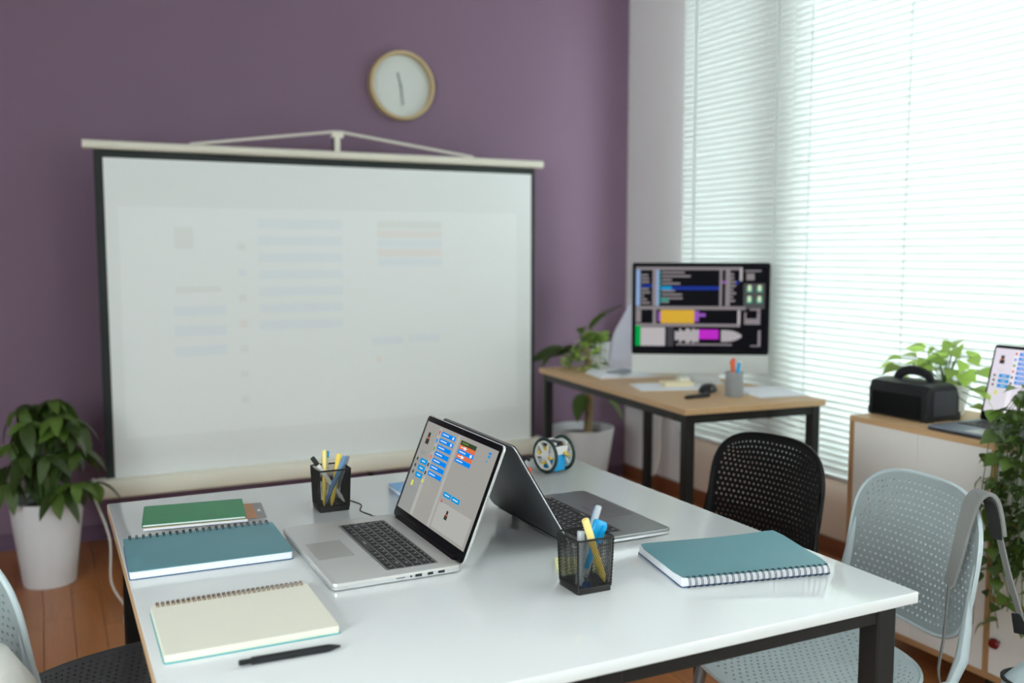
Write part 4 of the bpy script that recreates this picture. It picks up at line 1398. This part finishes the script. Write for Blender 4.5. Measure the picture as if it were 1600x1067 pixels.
# small desk plant
p3 = thing('potted_plant', 'small trailing green plant in a white cup on the oak desk', 'plant', (2.495, 4.055, DZ))
pot(p3, .053, .042, .135, wall=.004)
lmC = [leaf_mesh('leaf', .050, .026, M_LEAFM, .35, .3, 5), leaf_mesh('leaf', .045, .026, M_LEAFL, .35, .3, 5)]
for k in range(9):
    a = PI + (k - 4) * .26
    pts = [(0, 0, .12), (.05 * math.cos(a), .05 * math.sin(a), .150 + .015 * (k % 3)), (.11 * math.cos(a), .11 * math.sin(a), .085 + .02 * (k % 3)), (.175 * math.cos(a), .175 * math.sin(a), .02 + .012 * (k % 3))]
    part('stem', MB().tube(pts, .002, 5), M_STEM, p3)
    P = cable('', '', pts, 0, None)
    for q in range(3, len(P), 3):
        v = P[q]
        for sgn in (-1, 1):
            put_leaf(lmC[rr.randrange(2)], tuple(v), (math.cos(a + sgn * 1.1), math.sin(a + sgn * 1.1), rr.uniform(-.3, .5)), p3, rr.uniform(.7, 1.1), rr.uniform(-.6, .6))
for k in range(8):
    a = k * 2.1
    put_leaf(lmC[1], (.01, 0, .13 + .01 * (k % 4)), (math.cos(a), math.sin(a), 1.0), p3, 1.3, rr.uniform(-.5, .5))

# pale plant on the cabinet behind the speaker
p4 = thing('potted_plant', 'pale green leafy plant in a white bowl behind the speaker', 'plant', (2.745, 2.225, CT))
pot(p4, .078, .058, .105, wall=.005)
lmD = [leaf_mesh('leaf', .085, .070, M_LEAFL, .3, .2, 6, 'heart'), leaf_mesh('leaf', .070, .058, M_LEAFL, .45, .2, 6, 'heart')]
tips = [(-.10, .10, .20), (-.06, .05, .25), (-.02, .08, .23), (.0, -.01, .27), (-.05, -.03, .22), (-.03, -.06, .255), (.02, -.08, .24), (-.06, -.11, .21), (-.02, -.14, .18), (.0, -.17, .13), (-.08, .14, .165), (-.03, -.20, .07), (.03, .04, .24), (-.09, .01, .19), (-.02, -.11, .225), (-.06, .08, .17), (.01, -.05, .28), (-.05, -.17, .11), (-.01, .12, .20), (-.04, .02, .245)]
tips = [(a, b_, c * .90) for a, b_, c in tips] + [(a * .7 - .03, b_ * .8 + rr.uniform(-.03, .03), c * rr.uniform(.55, .8)) for a, b_, c in tips[:16]]
for k, tp in enumerate(tips):
    part('stem', MB().tube([(0, 0, .09), (tp[0] * .4, tp[1] * .4, tp[2] * .8 + .03), tp], .0018, 5), M_STEM, p4)
    d = Vector((tp[0] - .03 + rr.uniform(-.05, .05), tp[1] + rr.uniform(-.06, .06), rr.uniform(-.06, .05)))
    put_leaf(lmD[k % 2], tp, tuple(d), p4, rr.uniform(.55, .9), rr.uniform(-.6, .6))

# trailing pothos over the cabinet front
p5 = thing('trailing_plant', 'dense trailing green vine spilling over the right cabinet front', 'plant', (2.50, 1.615, CT))
pot(p5, .075, .055, .12, wall=.005)
lmE = [leaf_mesh('leaf', .046, .038, M_LEAFM, .3, .25, 6, 'heart'), leaf_mesh('leaf', .038, .032, M_LEAFD, .4, .25, 6, 'heart'), leaf_mesh('leaf', .050, .040, M_LEAFM, .5, .2, 6, 'heart')]
cnt = 0
for k in range(26):
    yy = -.10 + .265 * ((k * .618) % 1.0)
    zb = -.30 - .20 * rr.random()
    if k % 9 == 0:
        zb = -.52
        yy = .12 + .02 * (k // 9)
    xo = -.085 - .05 * rr.random()
    pts = [(0, yy * .2, .10), (-.05, yy * .6, .15 + .05 * rr.random()), (xo, yy, .06), (xo - .01, yy + rr.uniform(-.02, .02), -.12), (xo - .01, yy + rr.uniform(-.03, .03), zb * .6 - .05), (xo - .015, yy + rr.uniform(-.03, .03), zb)]
    part('stem', MB().tube(pts, .0013, 5), M_STEM, p5)
    P = cable('', '', pts, 0, None)
    for q in range(8, len(P), 3):
        if cnt >= 285:
            break
        v = P[q]
        if v.z < -.33 and q % 2:
            continue
        d = (-1 * rr.uniform(.1, 1.0), rr.uniform(-1, 1), rr.uniform(-.7, .3))
        put_leaf(lmE[rr.randrange(3)], tuple(v + Vector((rr.uniform(-.01, .01), rr.uniform(-.015, .015), 0))), d, p5, rr.uniform(.6, 1.0), rr.uniform(-.7, .7))
        cnt += 1

# leaves deeper in the vine, too many and too hidden to pick apart
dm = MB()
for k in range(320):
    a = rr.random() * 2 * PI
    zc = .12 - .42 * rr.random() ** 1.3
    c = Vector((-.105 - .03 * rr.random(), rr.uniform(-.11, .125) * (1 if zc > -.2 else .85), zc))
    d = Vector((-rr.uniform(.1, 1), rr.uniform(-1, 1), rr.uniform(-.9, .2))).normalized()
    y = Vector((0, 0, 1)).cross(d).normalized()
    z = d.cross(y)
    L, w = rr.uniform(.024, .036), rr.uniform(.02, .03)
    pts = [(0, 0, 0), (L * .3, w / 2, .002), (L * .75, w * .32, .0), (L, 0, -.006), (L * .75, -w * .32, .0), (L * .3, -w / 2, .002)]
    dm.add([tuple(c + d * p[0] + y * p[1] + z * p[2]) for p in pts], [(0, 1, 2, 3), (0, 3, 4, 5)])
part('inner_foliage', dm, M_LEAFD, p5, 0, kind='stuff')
